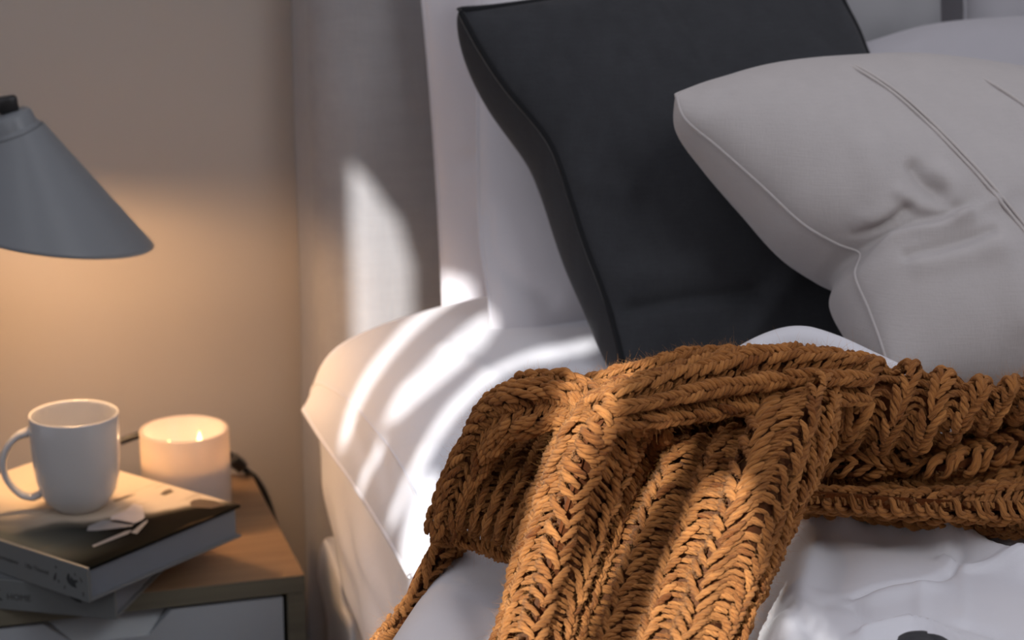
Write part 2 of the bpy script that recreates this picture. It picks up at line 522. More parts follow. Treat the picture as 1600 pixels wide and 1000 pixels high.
# ------------------------------------------------------------------ bed: headboard, base, mattress
HB_Y = WALL_Y - 0.14
HB_X = float(at_y(507, 400, HB_Y)[0])
bed = thing('bed', 'bed with a padded grey linen headboard against the beige wall', 'bed', (1.1, 1.0, 0))
def headboard():
    # rounded padded board: outline in x/z extruded along y with a soft front edge
    nx, nz = 90, 80
    x1 = 2.0
    xs = HB_X + (x1 - HB_X) * np.linspace(0, 1, nx) ** 1.6
    zs = np.linspace(0.14, 1.22, nz)
    Xg, Zg = np.meshgrid(xs, zs)
    e = np.minimum(Xg - HB_X, 1.22 - Zg)
    R = 0.055
    dep = np.where(e < R, R - np.sqrt(np.maximum(0, R**2 - (R - e) ** 2)), 0.0)
    puff = 0.004 * np.sin(Zg * 9 + 1) * np.exp(-((Xg - HB_X) / 0.25) ** 2)
    Yg = HB_Y + dep - puff
    front = np.stack([Xg, Yg, Zg], -1)
    wob = smooth_noise((nz, nx), (8, 3), 0.0016)
    front[..., 0] += wob * (e < 0.1)
    front[..., 1] += wob
    back = front.copy()
    back[..., 1] = WALL_Y - 0.002
    V = np.concatenate([front.reshape(-1, 3), back.reshape(-1, 3)])
    n = nz * nx
    Q = [grid_q(nz, nx)[:, ::-1], grid_q(nz, nx, n)]
    for ids in (np.arange(nz) * nx, (np.arange(nz) * nx + nx - 1)[::-1], np.arange(nx)[::-1], (nz - 1) * nx + np.arange(nx)):
        o_ = len(V)
        k_ = len(ids)
        e0, e1 = front.reshape(-1, 3)[ids], back.reshape(-1, 3)[ids]
        V = np.concatenate([V] + [e0 * (1 - t_) + e1 * t_ for t_ in np.linspace(0, 1, 6)])
        Q.append(grid_q(6, k_, o_))
    return link('headboard', quads('headboard', V, np.concatenate(Q)), MT['headboard'], bed)
headboard()
link('bed_base', box_mesh('bed_base', (0.46, 0.1, 0.10), (1.95, HB_Y - 0.01, 0.34), 0.02), MT['headboard'], bed)
link('mattress', box_mesh('mattress', (0.42, 0.08, 0.34), (1.97, HB_Y - 0.005, 0.60), 0.05, seg=4), MT['white'], bed)
for (x, y) in ((0.52, 0.18), (1.88, 0.18), (0.52, 1.9), (1.88, 1.9)):
    link('leg', lathe_mesh('leg', [(0.0, 0.0), (0.018, 0.0), (0.025, 0.10), (0.0, 0.10)], 16, Matrix.Translation((x, y, 0))), MT['black'], bed)

# ------------------------------------------------------------------ pillows
def crease(P, N, lines):
    """raise or sink a surface along polylines: (points, width, height, kind)"""
    D = np.zeros(P.shape[:-1])
    for pts, w, h, kind in lines:
        q = np.asarray(pts, float)
        best = np.full(P.shape[:-1], 1e9)
        sgn = np.ones(P.shape[:-1])
        for a, b in zip(q[:-1], q[1:]):
            ab = b - a
            t = np.clip(((P - a) @ ab) / (ab @ ab), 0, 1)
            d = P - (a + t[..., None] * ab)
            dn = d - np.sum(d * N, -1, keepdims=True) * N
            dist = np.linalg.norm(dn, axis=-1)
            side = np.sign(np.sum(np.cross(np.broadcast_to(ab, d.shape), dn) * N, -1))
            k = dist < best
            best = np.where(k, dist, best)
            sgn = np.where(k, side, sgn)
        if kind == 'ridge':
            D += h * np.exp(-(best / w) ** 2)
        else:                                   # step: one side stands over the other and fades
            s = best * sgn
            D += h * np.where(s > 0, np.exp(-(s / (w * 3)) ** 2), np.exp(-(s / w) ** 2) * 0 + 0) * np.clip(np.abs(s) / (w * 0.15), 0, 1)
    return P + N * D[..., None]
def coons(bot, rgt, top, lft, n):
    """bot/top left to right, lft/rgt bottom to top, each (n,3)"""
    u = np.linspace(0, 1, n)[None, :, None]
    v = np.linspace(0, 1, n)[:, None, None]
    B, Tp, L, R = bot[None], top[None], lft[:, None], rgt[:, None]
    return ((1 - v) * B + v * Tp + (1 - u) * L + u * R
            - ((1 - u) * (1 - v) * bot[0] + u * (1 - v) * bot[-1] + (1 - u) * v * top[0] + u * v * top[-1]))
def on_front(P, px):
    """points of the swollen front face seen at these pixels"""
    G = P.reshape(-1, 3) - CAM
    z = G @ FW
    xs, ys = 800 + F * (G @ RT) / z, 500 - F * (G @ UP) / z
    out = []
    for x, y in px:
        d2 = (xs - x) ** 2 + (ys - y) ** 2
        k = np.argsort(d2)[:6]
        w = 1 / (d2[k] + 1.0)
        out.append((P.reshape(-1, 3)[k] * w[:, None]).sum(0) / w.sum())
    return np.array(out)
def on_surface(P, lines):
    """creases given as measured image points, laid onto the swollen surface itself"""
    out = []
    for pts, w, h, kind in lines:
        if len(pts[0]) == 2:
            q = catmull(np.array(pts, float), max(6, 5 * len(pts)))
            pts = on_front(P, q)
        out.append((pts, w, h, kind))
    return out
def pillow_mesh(name, bot, rgt, top, lft, fvec, bvec, n=110, pw=2.6, q=0.6, lines=(), noise=0.003, cells=(7, 7), bq=0.45):
    """a pillow whose seam follows the four edges; fvec and bvec are the full swell of its front and back"""
    E = [arc(e, n) for e in (bot, rgt, top, lft)]
    S = coons(*E, n)
    uu = np.linspace(-1, 1, n)
    # denser towards the seam
    k = np.sin(uu * np.pi / 2)
    ii = (k + 1) / 2 * (n - 1)
    i0 = np.clip(ii.astype(int), 0, n - 2)
    fr = (ii - i0)
    S = S[i0] * (1 - fr)[:, None, None] + S[i0 + 1] * fr[:, None, None]
    S = S[:, i0] * (1 - fr)[None, :, None] + S[:, i0 + 1] * fr[None, :, None]
    U, Vv = np.meshgrid(k, k)
    base = np.clip((1 - np.abs(U) ** pw) * (1 - np.abs(Vv) ** pw), 0, 1)
    fvec, bvec = np.asarray(fvec, float), np.asarray(bvec, float)
    nz = smooth_noise((n, n), cells, noise) * base
    Pf = S + fvec * (base ** q)[..., None] + unit(fvec) * nz[..., None]
    Nf = unit(np.cross(np.gradient(Pf, axis=1), np.gradient(Pf, axis=0)))
    Nf = Nf * np.where(np.sum(Nf * fvec, -1, keepdims=True) < -1e-9, -1, 1)
    if lines:
        mask = np.clip(base * 6, 0, 1)[..., None]
        Pf = Pf + (crease(Pf, Nf, on_surface(Pf, lines)) - Pf) * mask
    nb = smooth_noise((n, n), cells, noise) * base
    Pb = S + bvec * (base ** bq)[..., None] + unit(bvec) * nb[..., None]
    inner = np.ones((n, n), bool)
    inner[0] = inner[-1] = False
    inner[:, 0] = inner[:, -1] = False
    idx = np.arange(n * n).reshape(n, n)
    bidx = idx.copy()
    bidx[inner] = n * n + np.arange(inner.sum())
    V = np.concatenate([Pf.reshape(-1, 3), Pb[inner]])
    qa = np.stack([idx[:-1, :-1], idx[:-1, 1:], idx[1:, 1:], idx[1:, :-1]], -1).reshape(-1, 4)
    qb = np.stack([bidx[:-1, :-1], bidx[1:, :-1], bidx[1:, 1:], bidx[:-1, 1:]], -1).reshape(-1, 4)
    me = quads(name, V, np.concatenate([qa, qb]))
    return me, Pf, E
def seam_loop(E):
    return np.concatenate([E[0], E[1][1:], E[2][::-1][1:], E[3][::-1][1:]])

# flat plump pillow at the bed's left edge
A = np.array
def flat_pillow():
    z0 = 0.668
    lft = [at_z(640, 900, z0 - 0.008), at_z(602, 834, z0), at_z(556, 762, z0), at_z(505, 690, z0 + 0.002), at_z(474, 641, z0 + 0.012)]
    bl, tl = lft[0], lft[-1]
    bot = [bl, A([0.55, bl[1] + 0.015, z0]), A([0.80, bl[1] + 0.02, z0]), A([1.02, bl[1] - 0.01, z0])]
    top = [tl, A([0.40, 1.945, z0 + 0.02]), A([0.60, 1.975, z0 + 0.02]), A([0.80, 1.965, z0 + 0.01]), A([1.03, 1.96, z0])]
    rgt = [bot[-1], A([1.0, 1.7, z0]), top[-1]]
    lines = [([at_z(690, 548, .765), at_z(760, 588, .765), at_z(800, 612, .76)], 0.004, 0.003, 'ridge'),
             ([at_z(560, 700, .72), at_z(585, 760, .70)], 0.010, -0.004, 'ridge'),
             ([at_z(520, 660, .71), at_z(546, 720, .70)], 0.012, -0.005, 'ridge'),
             ([at_z(600, 760, .72), at_z(650, 680, .745)], 0.018, 0.004, 'ridge')]
    t = thing('flat_pillow', 'plump white pillow lying flat with its corner sticking out over the bed edge', 'pillow', (0.66, 1.7, 0.62))
    me, Pf, E = pillow_mesh('pillow_case', bot, rgt, top, lft, (0, 0, 0.117), (0.02, 0, -0.055), 130, 2.6, 0.52, lines, 0.0025)
    link('pillow_case', me, MT['white'], t)
    # flange seam: a line of stitching just inside the left edge
    row = Pf[:, 16] + A([0, 0, 0.0006])
    link('hem', tube_mesh('hem', row[4:-4], 0.0011, 6), MT['white'], t)
    link('piping', tube_mesh('piping', seam_loop(E), 0.0022, 6), MT['white'], t)
    return t
flat_pillow()

def slab(px, p0, n):
    return [at_plane(x, y, p0, n) for x, y in px]
def plane3(a, b, c):
    n = np.cross(b - a, c - a)
    return a, n / np.linalg.norm(n)
def standing(name, label, cat, quad_px, p0, n, fT, bT, mat, piping=None, lines=(), bshift=(0, 0, 0), group=None, part='pillow_case', prad=0.002, noise=0.003, q=0.6, bq=0.45, pw=2.6, nn=80, cells=(7, 7)):
    bot, rgt, top, lft = [slab(e, p0, n) for e in quad_px]
    nf = n if np.dot(n, CAM - p0) > 0 else -n
    ctr = (bot[0] + bot[-1]) / 2
    t = thing(name, label, cat, tuple(ctr), group)
    me, Pf, E = pillow_mesh(part, bot, rgt, top, lft, nf * fT, -nf * bT + A(bshift), nn, pw, q, lines, noise, cells, bq)
    link(part, me, mat, t)
    if piping is not None:
        link('piping', tube_mesh('piping', seam_loop(E), prad, 6), piping, t)
    return t, Pf, E

# two pale standing shams behind the dark cushion
p0, n0 = plane3(at_y(690, 480, 1.925), at_y(660, 0, 1.965), at_y(1200, 0, 1.965))
standing('standing_sham', 'pale pillow standing against the headboard at its left end, rearmost of the two white ones', 'pillow',
         ([(694, 500), (800, 500), (960, 480), (1190, 460)], [(1190, 460), (1180, 200), (1200, -90)], [(652, -90), (800, -60), (1000, -60), (1200, -90)],
          [(694, 500), (690, 400), (684, 290), (672, 120), (652, -90)]), p0, n0, 0.045, 0.035, MT['sham'], MT['sham'],
         [([at_y(690, 270, 1.9), at_y(735, 245, 1.89)], 0.006, -0.004, 'ridge')], group=None)
p0, n0 = plane3(at_y(775, 560, 1.73), at_y(745, 100, 1.84), at_y(1200, 100, 1.84))
standing('standing_pillow', 'white pillow tucked behind the charcoal cushion, standing on the flat pillow', 'pillow',
         ([(770, 562), (830, 557), (930, 548), (1150, 540)], [(1150, 540), (1160, 300), (1190, -60)], [(748, -60), (900, -30), (1190, -60)],
          [(770, 562), (765, 470), (752, 380), (748, 240), (748, 100), (748, -60)]), p0, n0, 0.05, 0.035, MT['sham'], MT['sham'],
         [([at_y(770, 420, 1.74), at_y(860, 470, 1.71)], 0.008, -0.004, 'ridge'), ([at_y(780, 500, 1.71), at_y(880, 535, 1.70)], 0.008, 0.004, 'ridge'),
          ([at_y(757, 340, 1.77), at_y(764, 470, 1.74)], 0.006, -0.004, 'ridge')])

# far pillows seen over the beige one
p0, n0 = plane3(at_y(1300, 60, 1.86), at_y(1300, -100, 1.90), at_y(1480, 60, 1.86))
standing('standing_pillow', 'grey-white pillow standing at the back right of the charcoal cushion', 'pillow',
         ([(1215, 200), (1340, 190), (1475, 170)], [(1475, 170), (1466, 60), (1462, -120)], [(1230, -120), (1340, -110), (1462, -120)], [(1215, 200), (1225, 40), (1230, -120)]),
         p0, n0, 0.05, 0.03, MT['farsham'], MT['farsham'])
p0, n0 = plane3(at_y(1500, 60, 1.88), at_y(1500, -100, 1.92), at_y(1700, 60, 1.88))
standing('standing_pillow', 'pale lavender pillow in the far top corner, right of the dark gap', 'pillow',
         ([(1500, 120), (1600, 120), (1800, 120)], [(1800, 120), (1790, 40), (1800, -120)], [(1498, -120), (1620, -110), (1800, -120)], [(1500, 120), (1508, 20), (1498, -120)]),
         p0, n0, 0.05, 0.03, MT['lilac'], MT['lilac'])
p0, n0 = plane3(at_y(1380, 70, 1.74), at_y(1600, 30, 1.80), at_y(1600, 200, 1.70))
standing('leaning_pillow', 'lavender-white pillow edge peeping out along the top of the beige cushion', 'pillow',
         ([(1330, 320), (1480, 330), (1760, 330)], [(1760, 330), (1750, 180), (1770, 20)], [(1345, 72), (1450, 42), (1560, 30), (1770, 20)], [(1330, 320), (1340, 200), (1345, 72)]),
         p0, n0, 0.03, 0.03, MT['lilac'], MT['lilac'])

# charcoal cushion
a_, b_, c_ = at_y(975, 585, 1.575), at_y(717, 15, 1.735), at_y(1340, -15, 1.75)
p0, n0 = plane3(a_, b_, c_)
CH = dict(
    lft=[(978, 590), (962, 520), (945, 460), (915, 380), (873, 252), (850, 208), (790, 135), (752, 78), (718, 16)],
    top=[(718, 16), (770, 12), (860, 0), (1000, -22), (1160, -25), (1335, -35)],
    rgt=[(1500, 590), (1440, 330), (1345, 60), (1310, -20), (1335, -35)],
    bot=[(978, 590), (1060, 580), (1250, 600), (1500, 590)])
ch_lines = [([(960, 490), (1060, 470), (1180, 455)], 0.007, -0.006, 'ridge'),
            ([(880, 280), (980, 300)], 0.012, 0.003, 'ridge'),
            ([(1030, 0), (1110, 110)], 0.0025, 0.0012, 'ridge'),
            ([(960, 440), (1100, 420)], 0.014, 0.004, 'ridge'),
            ([(1150, 560), (1240, 430)], 0.012, 0.005, 'ridge')]
standing('charcoal_cushion', 'charcoal linen cushion leaning back behind the beige one, with a dark piped seam', 'cushion',
         (CH['bot'], CH['rgt'], CH['top'], CH['lft']), p0, n0, 0.042, 0.085, MT['charcoal'], MT['charcoal_seam'], ch_lines, (-0.030, 0, -0.01), prad=0.0032, q=0.62, bq=0.33, noise=0.002, nn=150)

# beige linen cushion
a_, b_, c_ = at_y(1380, 560, 1.40), at_y(1055, 150, 1.545), at_y(1620, 60, 1.66)
p0, n0 = plane3(a_, b_, c_)
BG = dict(
    lft=[(1395, 600), (1378, 540), (1356, 480), (1336, 430), (1343, 396), (1310, 382), (1255, 350), (1190, 290), (1120, 228), (1070, 185), (1056, 148)],
    top=[(1056, 148), (1110, 128), (1190, 108), (1290, 100), (1420, 100), (1640, 130), (1900, 150)],
    rgt=[(2000, 640), (1960, 400), (1900, 150)],
    bot=[(1395, 600), (1480, 610), (1700, 620), (2000, 640)])
bg_lines = [([(1336, 368), (1384, 349), (1416, 326)], 0.0045, -0.0065, 'ridge'),
            ([(1345, 350), (1390, 332)], 0.010, 0.004, 'ridge'),
            ([(1354, 402), (1420, 367), (1470, 358), (1510, 340)], 0.0060, 0.0075, 'ridge'),
            ([(1418, 397), (1480, 384), (1548, 362)], 0.0045, -0.0055, 'ridge'),
            ([(1440, 412), (1500, 400), (1560, 385)], 0.010, 0.0035, 'ridge'),
            ([(1428, 262), (1442, 284), (1466, 302)], 0.0060, -0.0080, 'ridge'),
            ([(1466, 270), (1484, 286), (1490, 306)], 0.0080, 0.0045, 'ridge'),
            ([(1405, 300), (1440, 322), (1475, 330)], 0.0060, 0.0040, 'ridge'),
            ([(1500, 346), (1530, 325), (1560, 310)], 0.0070, 0.0045, 'ridge'),
            ([(1284, 484), (1312, 446), (1338, 412)], 0.0070, 0.0070, 'ridge'),
            ([(1300, 500), (1330, 470), (1350, 440)], 0.0060, -0.0040, 'ridge'),
            ([(1355, 230), (1370, 290), (1366, 330)], 0.012, 0.0025, 'ridge'),
            ([(1100, 170), (1140, 150)], 0.006, -0.003, 'ridge'),
            ([(1546, 362), (1580, 420), (1600, 500)], 0.014, 0.0035, 'ridge')]
bt, BPf, BE = standing('linen_cushion', 'beige linen cushion with a twin-needle seam, propped in front of the charcoal one', 'cushion',
         (BG['bot'], BG['rgt'], BG['top'], BG['lft']), p0, n0, 0.085, 0.085, MT['beige'], MT['beige'], bg_lines, (-0.022, 0.015, -0.012), prad=0.0015, q=0.55, bq=0.42, noise=0.0025, nn=215)
for i, px in enumerate((([(1296, 92), (1345, 110), (1400, 146), (1450, 190), (1500, 240), (1545, 290), (1590, 345), (1640, 410), (1700, 500), (1745, 580), (1770, 630)]),
                        ([(1450, 104), (1500, 112), (1550, 132), (1600, 165), (1650, 205), (1720, 280), (1790, 390), (1850, 510), (1890, 610)]))):
    pts = on_front(BPf, px)
    pts = arc(pts, 120)
    for off in ((-0.0022, 0.0022) if i == 0 else (0.0,)):
        link('stitched_seam', tube_mesh('stitched_seam', pts + A([off, -0.0004, 0.0006]), 0.0013, 6), MT['beige_dark'], bt)

# ------------------------------------------------------------------ sheet hanging down the mattress side
sheet = thing('fitted_sheet', 'white sheet hanging down the left side of the mattress', 'sheet', (0.40, 1.5, 0.0))
def drape():
    X0 = 0.372
    rows = [[(500, 668), (540, 690), (600, 760), (660, 830), (690, 850)],
            [(506, 730), (548, 760), (600, 810), (650, 870), (685, 905)],
            [(520, 830), (556, 850), (598, 890), (640, 930), (675, 965)],
            [(545, 915), (572, 925), (604, 950), (640, 985), (672, 1030)],
            [(570, 990), (590, 1000), (612, 1015), (640, 1040), (668, 1080)],
            [(590, 1060), (606, 1070), (620, 1080), (645, 1100), (670, 1130)]]
    xo = [0.020, 0.012, 0.002, -0.004, -0.008, -0.010]
    fold = [0.012, -0.004, 0.0, 0.004, 0.0]
    C = [[at_x(x, y, X0 + xo[i] + fold[j] * (0.4 + 0.15 * i)) for j, (x, y) in enumerate(r)] for i, r in enumerate(rows)]
    P = net(C, 60, 60)
    P[..., 0] += smooth_noise((60, 60), (4, 7), 0.0015)
    me = quads('side_drop', P.reshape(-1, 3), grid_q(60, 60))
    o = link('side_drop', me, MT['white'], sheet)
    m = o.modifiers.new('thickness', 'SOLIDIFY')
    m.thickness = 0.003
    # gathered corner of the sheet pooled between mattress and nightstand
    rows2 = [[(522, 838), (508, 842), (500, 860), (503, 880)],
             [(540, 850), (514, 862), (498, 890), (500, 910)],
             [(552, 900), (530, 905), (505, 920), (506, 940)],
             [(562, 950), (535, 945), (514, 965), (512, 985)],
             [(575, 990), (545, 975), (517, 1000), (512, 1030)],
             [(585, 1040), (550, 1035), (520, 1045), (512, 1070)]]
    xd = [0.41, 0.385, 0.392, 0.43]
    C2 = [[at_x(x, y, xd[j]) for j, (x, y) in enumerate(r)] for r in rows2]
    P2 = net(C2, 40, 30)
    o2 = link('gathered_corner', quads('gathered_corner', P2.reshape(-1, 3), grid_q(40, 30)), MT['white'], sheet)
    m2 = o2.modifiers.new('thickness', 'SOLIDIFY')
    m2.thickness = 0.003
drape()

# ------------------------------------------------------------------ duvet under and before the blanket
def duvet():
    ny, nx = 275, 385
    y0, y1 = 0.55, 1.50
    ys = np.linspace(y0, y1, ny)
    # left edge of the puffy end bulges out over the mattress side
    ex = np.interp(ys, [0.55, 0.9, 1.15, 1.299, 1.38, 1.452, 1.475, 1.50], [0.20, 0.20, 0.235, 0.292, 0.338, 0.385, 0.41, 0.47]) - 0.004
    s = np.linspace(0, 1, nx) ** 1.3
    P = np.zeros((ny, nx, 3))
    for i in range(ny):
        P[i, :, 0] = ex[i] + (1.75 - ex[i]) * s
        P[i, :, 1] = ys[i]
    d = np.minimum(P[..., 0] - ex[:, None], (y1 - P[..., 1]) * 1.0)
    R = 0.035
    z = 0.70 - np.where(d < R, R - np.sqrt(np.maximum(0, R * R - (R - d) ** 2)), 0)
    z += smooth_noise((ny, nx), (5, 6), 0.004) * np.clip(d / 0.05, 0, 1)
    # soft swell under the blanket and towards the cushions
    z += 0.035 * np.exp(-(((P[..., 0] - 0.85) / 0.30) ** 2 + ((P[..., 1] - 1.50) / 0.10) ** 2))
    dl = P[..., 0] - ex[:, None]
    z += 0.010 * np.exp(-((dl - 0.045) / 0.035) ** 2) * np.clip((P[..., 1] - 1.18) / 0.08, 0, 1) * np.clip((1.475 - P[..., 1]) / 0.03, 0, 1)
    # the puffed-up half of the duvet to the right of the draped panel
    q1, q2 = at_z(1238, 800, .72), at_z(1172, 1000, .72)
    dn = unit(A([(q1 - q2)[1], -(q1 - q2)[0], 0]))
    sd = ((P[..., 0] - q1[0]) * dn[0] + (P[..., 1] - q1[1]) * dn[1])
    st = np.clip((sd + 0.004) / 0.034, 0, 1)
    z += 0.038 * st * st * (3 - 2 * st)
    P[..., 2] = z
    N = np.zeros_like(P)
    N[..., 2] = 1
    zz = 0.736
    L = lambda *px: [at_z(x, y, zz) for x, y in px]
    lines = [(L((1262, 806), (1240, 850), (1220, 905), (1205, 960)), 0.020, 0.008, 'ridge'),
             (L((1250, 812), (1290, 810), (1310, 816)), 0.014, 0.010, 'ridge'),
             (L((1340, 818), (1400, 812), (1490, 820)), 0.016, 0.012, 'ridge'),
             (L((1310, 806), (1340, 818)), 0.010, -0.006, 'ridge'),
             (L((1480, 822), (1515, 842), (1560, 868), (1600, 882)), 0.014, 0.014, 'ridge'),
             (L((1530, 815), (1580, 850), (1640, 862)), 0.016, -0.014, 'ridge'),
             (L((1475, 868), (1490, 878), (1505, 884), (1560, 882), (1640, 878)), 0.0045, 0.0055, 'ridge'),
             (L((1340, 925), (1380, 913), (1410, 907), (1445, 903), (1470, 896), (1492, 882)), 0.0040, -0.0050, 'ridge'),
             (L((1345, 934), (1400, 920), (1450, 912)), 0.010, 0.004, 'ridge'),
             (L((1505, 885), (1507, 925), (1504, 968)), 0.0016, 0.0016, 'ridge'),
             (L((1488, 812), (1499, 840), (1500, 868)), 0.0045, -0.0045, 'ridge'),
             (L((1470, 815), (1478, 850)), 0.010, 0.005, 'ridge'),
             (L((1275, 815), (1300, 860), (1290, 905)), 0.016, -0.006, 'ridge'),
             (L((1365, 815), (1375, 835)), 0.010, -0.004, 'ridge'),
             (L((1335, 940), (1352, 958), (1372, 968)), 0.006, -0.0045, 'ridge'),
             (L((1230, 930), (1255, 975), (1290, 1005), (1310, 1030)), 0.005, -0.0040, 'ridge'),
             (L((1240, 925), (1290, 935), (1330, 930)), 0.014, -0.004, 'ridge'),
             (L((1350, 990), (1390, 978), (1420, 972), (1455, 978), (1480, 990), (1520, 1010)), 0.0050, 0.0085, 'ridge'),
             (L((1440, 915), (1438, 945), (1442, 968)), 0.0040, 0.0024, 'ridge'),
             (L((1510, 970), (1560, 985), (1600, 1010)), 0.006, -0.004, 'ridge'),
             (L((800, 900), (760, 960), (720, 1000)), 0.020, 0.004, 'ridge'),
             (L((735, 880), (760, 930), (745, 985)), 0.012, -0.0025, 'ridge')]
    P = crease(P, N, lines)
    V, Q, n = P.reshape(-1, 3), [grid_q(ny, nx)], ny * nx
    for ids in ((np.arange(ny) * nx)[::-1], np.arange(ny) * nx + nx - 1, np.arange(nx), ((ny - 1) * nx + np.arange(nx))[::-1]):
        e0 = P.reshape(-1, 3)[ids]
        e1 = e0.copy()
        e1[:, 2] = np.minimum(e0[:, 2] - 0.004, 0.61)
        o_ = len(V)
        V = np.concatenate([V, e0, e1])
        Q.append(grid_q(2, len(ids), o_)[:, ::-1])
    o = link('duvet', quads('duvet', V, np.concatenate(Q)), MT['white'])
    tag(o, 'rumpled white duvet spread under the rust knitted blanket', 'duvet')
    R_ = roll([(1090, 600, .825), (1150, 568, .838), (1200, 545, .846), (1245, 536, .850), (1300, 548, .846), (1360, 572, .838), (1430, 600, .828)], [.008, .012, .0135, .0135, .012, .011, .009], -60, 200, 80, 24)
    link('turned_edge', quads('turned_edge', R_.reshape(-1, 3), grid_q(80, 24)), MT['white'], o)

# ------------------------------------------------------------------ knitted blanket
class Strands:
    """collects plied yarn strands as tubes"""
    def __init__(self):
        self.V, self.Q, self.A, self.T, self.n = [], [], [], [], 0
        self.hair_p, self.hair_n = [], []
    def add(self, C, r, Nref, twist, ring=6, plies=3):
        """each strand is three thin plies wound round one another"""
        T_, K, _ = C.shape
        tan = unit(np.gradient(C, axis=1))
        B = unit(np.cross(tan, Nref))
        N = np.cross(B, tan)
        s = np.linspace(0, 1, K)
        th = np.linspace(0, 2 * np.pi, ring, endpoint=False) + np.pi
        ph0 = rng.uniform(0, 6.28, (T_, 1))
        tone = rng.normal(0.0, 0.10, (T_, 1, 1))
        for j in range(plies):
            ph = ph0 + 2 * np.pi * (j / plies + twist * s[None])
            cj = C + (0.50 * r)[..., None] * (np.cos(ph)[..., None] * N + np.sin(ph)[..., None] * B)
            rad = 0.60 * r
            V = cj[:, :, None, :] + rad[:, :, None, None] * (np.cos(th)[None, None, :, None] * N[:, :, None] + np.sin(th)[None, None, :, None] * B[:, :, None])
            base = (np.arange(T_) * K * ring)[:, None, None]
            self.Q.append((grid_q(K, ring, wrap=True)[None] + base + self.n).reshape(-1, 4))
            self.V.append(V.reshape(-1, 3))
            shp = (T_, K, ring)
            att = np.stack([np.broadcast_to(np.cos(th), shp), np.broadcast_to(np.sin(th), shp), np.broadcast_to(s[None, :, None] * 3.0, shp)], -1)
            self.A.append((att + rng.uniform(0, 60, (T_, 1, 1, 3))).reshape(-1, 3))
            self.T.append(np.broadcast_to(tone + rng.normal(0, 0.05, (T_, 1, 1)), shp).reshape(-1))
            self.n += T_ * K * ring
        self.hair_p.append(C[:, 1:-1].reshape(-1, 3))
        self.hair_n.append(np.broadcast_to(Nref, C.shape)[:, 1:-1].reshape(-1, 3))
    def sheet(self, P, off=0.0):
        nv, nu, _ = P.shape
        self.V.append(P.reshape(-1, 3))
        self.Q.append(grid_q(nv, nu) + self.n)
        g = np.stack(np.meshgrid(np.arange(nv) * 0.7, np.arange(nu) * 0.7, indexing='ij') + [np.zeros((nv, nu))], -1)
        self.A.append(g.reshape(-1, 3))
        self.T.append(np.full(nv * nu, -0.45))  # backing toned darker, painting deep shade into the gaps between stitches
        self.n += nv * nu
    def build(self, name, mat, parent):
        me = quads(name, np.concatenate(self.V), np.concatenate(self.Q))
        a = me.attributes.new('yarn', 'FLOAT_VECTOR', 'POINT')
        a.data.foreach_set('vector', np.concatenate(self.A).astype(np.float32).ravel())
        t = me.attributes.new('tone', 'FLOAT', 'POINT')
        t.data.foreach_set('value', np.concatenate(self.T).astype(np.float32))
        return link(name, me, mat, parent)

def sample(G, u, v):
    """bilinear look-up of a grid (nv, nu, 3) at u, v in 0..1"""
    nv, nu, _ = G.shape
    x, y = np.clip(u, 0, 1) * (nu - 1), np.clip(v, 0, 1) * (nv - 1)
    i, j = np.clip(x.astype(int), 0, nu - 2), np.clip(y.astype(int), 0, nv - 2)
    a, b = (x - i)[..., None], (y - j)[..., None]
    return (G[j, i] * (1 - a) + G[j, i + 1] * a) * (1 - b) + (G[j + 1, i] * (1 - a) + G[j + 1, i + 1] * a) * b

